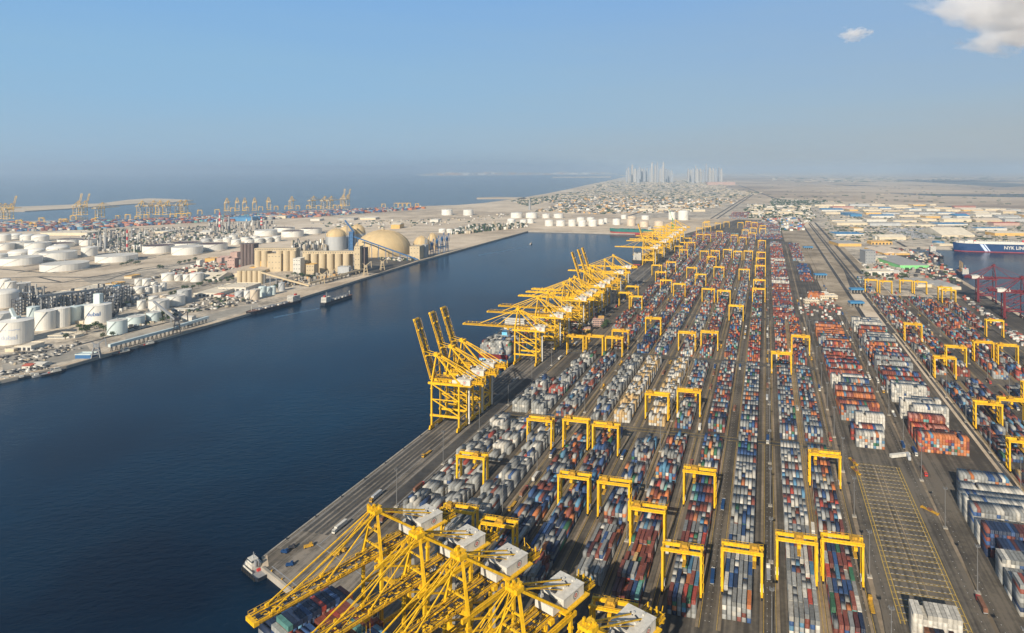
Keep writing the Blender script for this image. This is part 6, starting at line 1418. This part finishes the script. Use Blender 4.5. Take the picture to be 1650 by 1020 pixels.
clutter([(727, 378), (760, 376), (850, 366), (848, 360), (740, 368)], 420, (3, 12), (4, 16), ['n', 'g', 'n', 'b', 'w'], clut, ccol)
clutter([(500, 360), (720, 352), (830, 343), (830, 350), (720, 362), (560, 372)], 160, (4, 14), (2, 6), ['g', 'w', 'b', 'n'], clut, ccol)
clutter([(1290, 505), (1345, 520), (1360, 500), (1330, 470), (1290, 470)], 120, (2, 6), (1.5, 4), ['w', 'd', 'g', 'r'], clut, ccol)
clutter([(1392, 402), (1500, 400), (1550, 455), (1540, 462), (1480, 445), (1420, 455), (1392, 430)], 420, (3, 11), (1.5, 6), ['g', 'b', 'd', 'w', 'r', 'n'], clut, ccol)
clutter([(1545, 470), (1650, 545), (1650, 560), (1560, 490)], 130, (2, 8), (1.5, 4), ['g', 'r', 'w', 'd'], clut, ccol)
clutter([(885, 545), (960, 490), (985, 480), (965, 515), (930, 545)], 120, (2, 7), (1.2, 3.2), ['d', 'w', 'g', 'r'], clut, ccol)
stuff('industrial_clutter', bulk_mesh('industrial_clutter', clut, ccol, FARM))
# cars in the vehicle park of the estate
cars, cc2 = [], []
q = random.Random(8)
for i in range(46):
    for j in range(90):
        x = 1448+j*0.95+i*1.0; y = 368+i*0.36
        if q.random() < .7 and x < 1545: p = P(x-28, y); cars.append((p.x, p.y, 0.1, 1.2, 3.0, 1.5, ROW_ROT)); cc2.append([q.uniform(.08, .5)]*3)
stuff('parked_cars_mass', bulk_mesh('parked_cars_mass', cars, cc2, FARM))

# ------------------------------------------------------------------ estate beyond the basin : rows of factories, each a building of its own
BIG = [(1351, 1388, 388, 398), (1404, 1438, 386, 396), (1410, 1500, 395, 412), (1515, 1571, 365, 384), (1415, 1462, 379, 388), (1420, 1545, 366, 384), (1371, 1389, 342, 350), (1376, 1391, 366, 373)]
pal = [(CREAM, CREAMR, 'cream'), (CREAM, CREAMR, 'cream'), (WHT, CREAMR, 'white'), (CREAM, GREYR, 'grey-roofed'), (TAN, TANKB, 'tan'), (OCHRE, CREAMR, 'ochre-fronted'), (WHT, BLUER, 'blue-roofed'), (PINK, REDR, 'red-roofed'), (TANKGR, GREYR, 'grey')]
rowdefs = [(332, 1310, 1500, 'far edge row'), (336, 1316, 1560, 'second far row'), (340.5, 1322, 1645, 'third far row'), (345, 1330, 1648, 'fourth row'), (350.5, 1335, 1650, 'fifth row'), (357, 1338, 1650, 'sixth row'), (364, 1342, 1650, 'seventh row'), (371.5, 1345, 1650, 'eighth row'), (379.5, 1340, 1650, 'ninth row'), (386.5, 1390, 1650, 'row nearest the basin')]
est = []
for y, xa, xb, nm in rowdefs:
    x = xa+R.uniform(0, 8); n = 0
    px = 1000*(y-CY)/(269*1000)      # px per metre across
    while x < xb:
        w = R.uniform(45, 150)*px
        y1 = y+R.uniform(-1.2, 1.2)
        if x+w < xb+30 and not any(x < b and x+w > a and c-1 < y1 < d+5 for a, b, c, d in BIG) and not (1538 < x+w and y1 > 384):
            mw, mr, cn = R.choice(pal); h = R.uniform(6, 13)*1000/P(x, y1).y; n += 1
            building(x, x+w, y1, h, R.uniform(35, 95), mw, mr, '%s factory in the %s of the industrial estate, %s from its left end' % (cn, nm, ordn(n)), R.choice(('flat', 'gable', 'flat')), 'factory', 'factory_building', 0, None, 'factories of the industrial estate')
        x += w+R.uniform(4, 40)*px
for y, xa, xb, nm in [(334, 1215, 1290, 'upper row beyond the stacks'), (339, 1210, 1292, 'middle row beyond the stacks'), (345, 1212, 1282, 'lower row beyond the stacks'), (334, 1010, 1110, 'row behind the green crane'), (340, 1030, 1120, 'lower row behind the green crane')]:
    x = xa; n = 0; px = (y-CY)/269
    while x < xb:
        w = R.uniform(30, 90)*px; n += 1; mw, mr, cn = R.choice(pal[:5])
        building(x, x+w, y+R.uniform(-1, 1), R.uniform(7, 12)*1000/P(x, y).y, R.uniform(25, 60), mw, mr, '%s shed in the %s, %s from its left end' % (cn, nm, ordn(n)), 'gable' if R.random() < .4 else 'flat', 'factory', 'factory_building', 0, None, 'sheds beyond the far stacks')
        x += w+R.uniform(10, 50)*px
far, fc = [], []
clutter([(1300, 331), (1500, 332), (1650, 341), (1650, 398), (1545, 398), (1500, 385), (1395, 392), (1340, 385), (1320, 350)], 1700, (4, 16), (1.5, 4), ['b', 'b', 'g', 'n', 'n', 'n', 'g'], far, fc)
clutter([(1205, 330), (1300, 329), (1315, 350), (1300, 362), (1290, 350), (1190, 352)], 700, (5, 22), (3, 8), ['b', 'w', 'g', 'n', 'n', 'n'], far, fc)
clutter([(1225, 350), (1290, 350), (1296, 372), (1240, 372)], 160, (6, 20), (3, 8), ['w', 'r', 'g', 'bl', 'n'], far, fc)
clutter([(1245, 322), (1330, 324), (1320, 332), (1240, 330)], 500, (8, 25), (4, 9), ['n', 'n', 'g'], far, fc)
clutter([(860, 322), (900, 330), (860, 341), (960, 345), (1100, 343), (1180, 330), (1190, 322), (1100, 318), (960, 316)], 1500, (8, 26), (3, 9), ['b', 'w', 'g', 'n', 'd', 'o'], far, fc)
clutter([(905, 312), (960, 300), (1150, 302), (1230, 310), (1190, 320), (900, 321)], 1200, (12, 44), (3, 7), ['b', 'b', 'b', 'b', 'g', 'n', 'n'], far, fc)
clutter([(955, 297), (1010, 290), (1180, 292), (1170, 302), (960, 303)], 700, (20, 60), (4, 10), ['b', 'b', 'b', 'g', 'n'], far, fc)
clutter([(820, 324), (850, 321), (905, 313), (900, 322), (850, 332)], 400, (8, 22), (4, 9), ['n', 'b', 'n', 'g'], far, fc)
clutter([(1240, 285), (1650, 283), (1650, 292), (1240, 294)], 260, (40, 160), (5, 14), ['b', 'g', 'n', 'n'], far, fc)
clutter([(1180, 296), (1650, 300), (1650, 330), (1330, 328), (1180, 315)], 160, (12, 40), (2, 6), ['n', 'b', 'n', 'n'], far, fc)
clutter([(1000, 277.8), (1400, 277.6), (1650, 277.6), (1650, 282), (1000, 284)], 200, (150, 420), (10, 35), ['b', 'g', 'b'], far, fc)
clutter([(700, 279.2), (985, 278.8), (985, 280.8), (690, 282.2)], 160, (120, 500), (25, 90), ['o', 'b', 'w'], far, fc)
stuff('distant_town', bulk_mesh('distant_town', far, fc, FARM))
def px_things(): pass
# the reddish low mall at the foot of the skyline
building(1140, 1185, 298, 4.5, 220, PINK, PINK, 'long pinkish low building at the foot of the skyline', 'flat', 'building', 'mall_building')
# ------------------------------------------------------------------ skyline
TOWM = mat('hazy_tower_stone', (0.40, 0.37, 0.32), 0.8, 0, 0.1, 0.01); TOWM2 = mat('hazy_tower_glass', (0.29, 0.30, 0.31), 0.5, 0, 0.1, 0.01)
TOW = [(1010, 268, 3), (1013, 265, 2.6), (1018.5, 258, 4), (1023.6, 269.5, 5), (1028, 271, 5), (1031, 263.5, 4.5), (1034.5, 269, 4), (1038.2, 267, 4.5), (1042.5, 267, 4), (1048, 267, 3.5), (1050.6, 252, 3.6), (1055.6, 259.5, 3), (1059.3, 252, 3.6), (1064, 269, 4), (1067, 265, 3), (1069, 251, 3.4), (1073, 269.5, 4), (1077, 272, 5), (1082, 274, 5),
       (1109, 270, 3), (1113, 272, 4), (1117, 270, 4.4), (1121, 261, 2.2), (1124, 270, 4.4), (1128.5, 269.5, 4.2), (1133, 271, 4), (1138, 255, 3.4), (1143.8, 267, 5.5), (1148.8, 267.5, 4), (1153.5, 269, 4), (1159, 266, 3.6), (1162.5, 269, 3.4)]
for i, (x, yt, w) in enumerate(TOW):
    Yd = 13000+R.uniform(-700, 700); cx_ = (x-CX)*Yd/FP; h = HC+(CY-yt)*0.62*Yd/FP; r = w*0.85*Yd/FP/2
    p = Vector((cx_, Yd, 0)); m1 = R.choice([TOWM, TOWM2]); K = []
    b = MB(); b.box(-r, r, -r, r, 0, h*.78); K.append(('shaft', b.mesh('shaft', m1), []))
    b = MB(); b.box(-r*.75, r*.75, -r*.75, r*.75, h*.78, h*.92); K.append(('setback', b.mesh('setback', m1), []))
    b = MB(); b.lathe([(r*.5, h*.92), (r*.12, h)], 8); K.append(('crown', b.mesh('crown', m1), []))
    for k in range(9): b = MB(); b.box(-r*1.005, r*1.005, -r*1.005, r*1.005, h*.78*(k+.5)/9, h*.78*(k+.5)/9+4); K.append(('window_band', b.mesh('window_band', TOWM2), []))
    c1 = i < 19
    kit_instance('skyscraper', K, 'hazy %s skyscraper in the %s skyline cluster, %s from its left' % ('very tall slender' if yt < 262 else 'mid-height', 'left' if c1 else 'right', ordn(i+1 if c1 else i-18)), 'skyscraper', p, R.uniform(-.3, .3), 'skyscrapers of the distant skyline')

# ------------------------------------------------------------------ far container port on the left
Gf = 'cranes of the far container port'
for i, (x, up, yb) in enumerate([(1, 0, 352), (9.5, 0, 352), (19, 1, 352.5), (127, 1, 346), (138, 1, 346), (166, 0, 350), (229.5, 0, 346), (248, 0, 345.5), (258.5, 0, 345.5), (271.5, 0, 345.5), (292, 0, 344), (300, 0, 344), (366, 0, 339.5), (382, 0, 339), (394.5, 0, 339), (410.5, 0, 338.5), (432.5, 0, 337.5), (470.5, 0, 335.5), (506, 0, 335), (524, 0, 335), (534.5, 0, 335), (553.5, 1, 331.5), (561, 1, 331.5)]):
    p = P(x, yb+1); sc_ = 1.12
    kit_instance('quayside_crane', K_UP0 if up else K_LOW0, 'orange-yellow crane at the far container port%s, %s from its left end' % (' with raised boom' if up else '', ordn(i+1)), 'crane', p, -math.pi/2+R.uniform(-.25, .25)+(0.5 if 12 <= i < 17 else 0), Gf, (sc_, sc_, sc_))
for i, (x, y) in enumerate([(31, 364), (53, 369), (67, 360), (100, 362), (105, 362), (118, 356), (190, 356), (206, 354), (152, 361), (222, 357), (236, 354), (278, 353), (288, 352), (298, 352), (305, 351), (322, 346), (350, 345), (375, 342), (398, 341), (420, 340), (445, 339), (462, 338.5), (480, 338), (497, 337.5), (513, 337.5), (540, 337), (548, 337), (618, 335), (638, 333.5), (645, 333.5), (652, 333.5), (659, 333.5), (672, 334.5)]):
    kit_instance('yard_gantry_crane', K_RTG[(0, i % 2 == 0)], 'orange-yellow yard gantry at the far container port, %s from its left end' % ordn(i+1), 'gantry crane', P(x, y), R.uniform(-.3, .3), 'yard gantries of the far container port')
fp, fpc = [], []
q = random.Random(21)
poly = [(-20, 360), (60, 361), (110, 358), (230, 356), (330, 350.5), (400, 348), (500, 341.5), (600, 337), (680, 334), (688, 336.5), (600, 343), (500, 350), (400, 356), (330, 358), (230, 364), (120, 371), (-20, 374)]
k = 0
while k < 3800:
    x, y = q.uniform(-20, 690), q.uniform(333, 374)
    if not inpoly(x, y, poly): continue
    p = P(x, y); nm = q.choices(['rust red', 'blue', 'pale grey', 'teal', 'orange', 'white', 'navy blue', 'light blue', 'salmon'], [4, 4, 3, 1, 2, 1.5, 2, 1, 1.5])[0]
    fp.append((p.x, p.y, 0.1, 6.1*q.choice((1, 1, 2)), q.choice((1.22, 3.7, 7.3)), 2.6*q.randint(1, 5), 0.12)); fpc.append(CC[nm]); k += 1
stuff('far_port_containers', bulk_mesh('far_port_containers', fp, fpc, CONTM))

# ------------------------------------------------------------------ clouds, far above and outside the haze
def cloud(name, label, c, rad, dens, scale):
    m = bpy.data.materials.new('cloud_vapour'); m.use_nodes = True; nt = m.node_tree; nt.nodes.clear()
    o_ = nt.nodes.new('ShaderNodeOutputMaterial'); v = nt.nodes.new('ShaderNodeVolumePrincipled'); v.inputs['Color'].default_value = (0.995, 0.995, 0.995, 1); v.inputs['Anisotropy'].default_value = 0.2
    t = nt.nodes.new('ShaderNodeTexCoord'); L = nt.nodes.new('ShaderNodeVectorMath'); L.operation = 'LENGTH'; nt.links.new(t.outputs['Object'], L.inputs[0])
    n = nt.nodes.new('ShaderNodeTexNoise'); n.inputs['Scale'].default_value = scale; n.inputs['Detail'].default_value = 7; n.inputs['Roughness'].default_value = 0.6; nt.links.new(t.outputs['Object'], n.inputs['Vector'])
    a = nt.nodes.new('ShaderNodeMath'); a.operation = 'MULTIPLY_ADD'; a.inputs[1].default_value = 2.6; a.inputs[2].default_value = -0.72; nt.links.new(n.outputs['Fac'], a.inputs[0])
    b = nt.nodes.new('ShaderNodeMath'); b.operation = 'SUBTRACT'; nt.links.new(a.outputs[0], b.inputs[0]); nt.links.new(L.outputs['Value'], b.inputs[1])
    r = nt.nodes.new('ShaderNodeMapRange'); r.inputs[1].default_value = 0.0; r.inputs[2].default_value = 0.25; r.inputs[3].default_value = 0; r.inputs[4].default_value = dens; nt.links.new(b.outputs[0], r.inputs[0])
    nt.links.new(r.outputs[0], v.inputs['Density']); nt.links.new(v.outputs[0], o_.inputs['Volume'])
    mb = MB(); mb.lathe([(math.sin(math.pi*i/12), -math.cos(math.pi*i/12)) for i in range(0, 13)], 20, capt=False)
    ob = link(name, mb.mesh(name, m), None, c, 0, rad); tag(ob, label, 'cloud'); return ob
cloud('cloud', 'large soft white cloud with a grey base high over the east', (6450, 9300, 2860), (2350, 1300, 950), 0.006, 2.2)
cloud('cloud', 'tiny white cloud wisp beside the large cloud', (3560, 9100, 2260), (330, 180, 150), 0.010, 2.0)
SC.cycles.volume_step_rate = 1.0; SC.cycles.volume_max_steps = 128
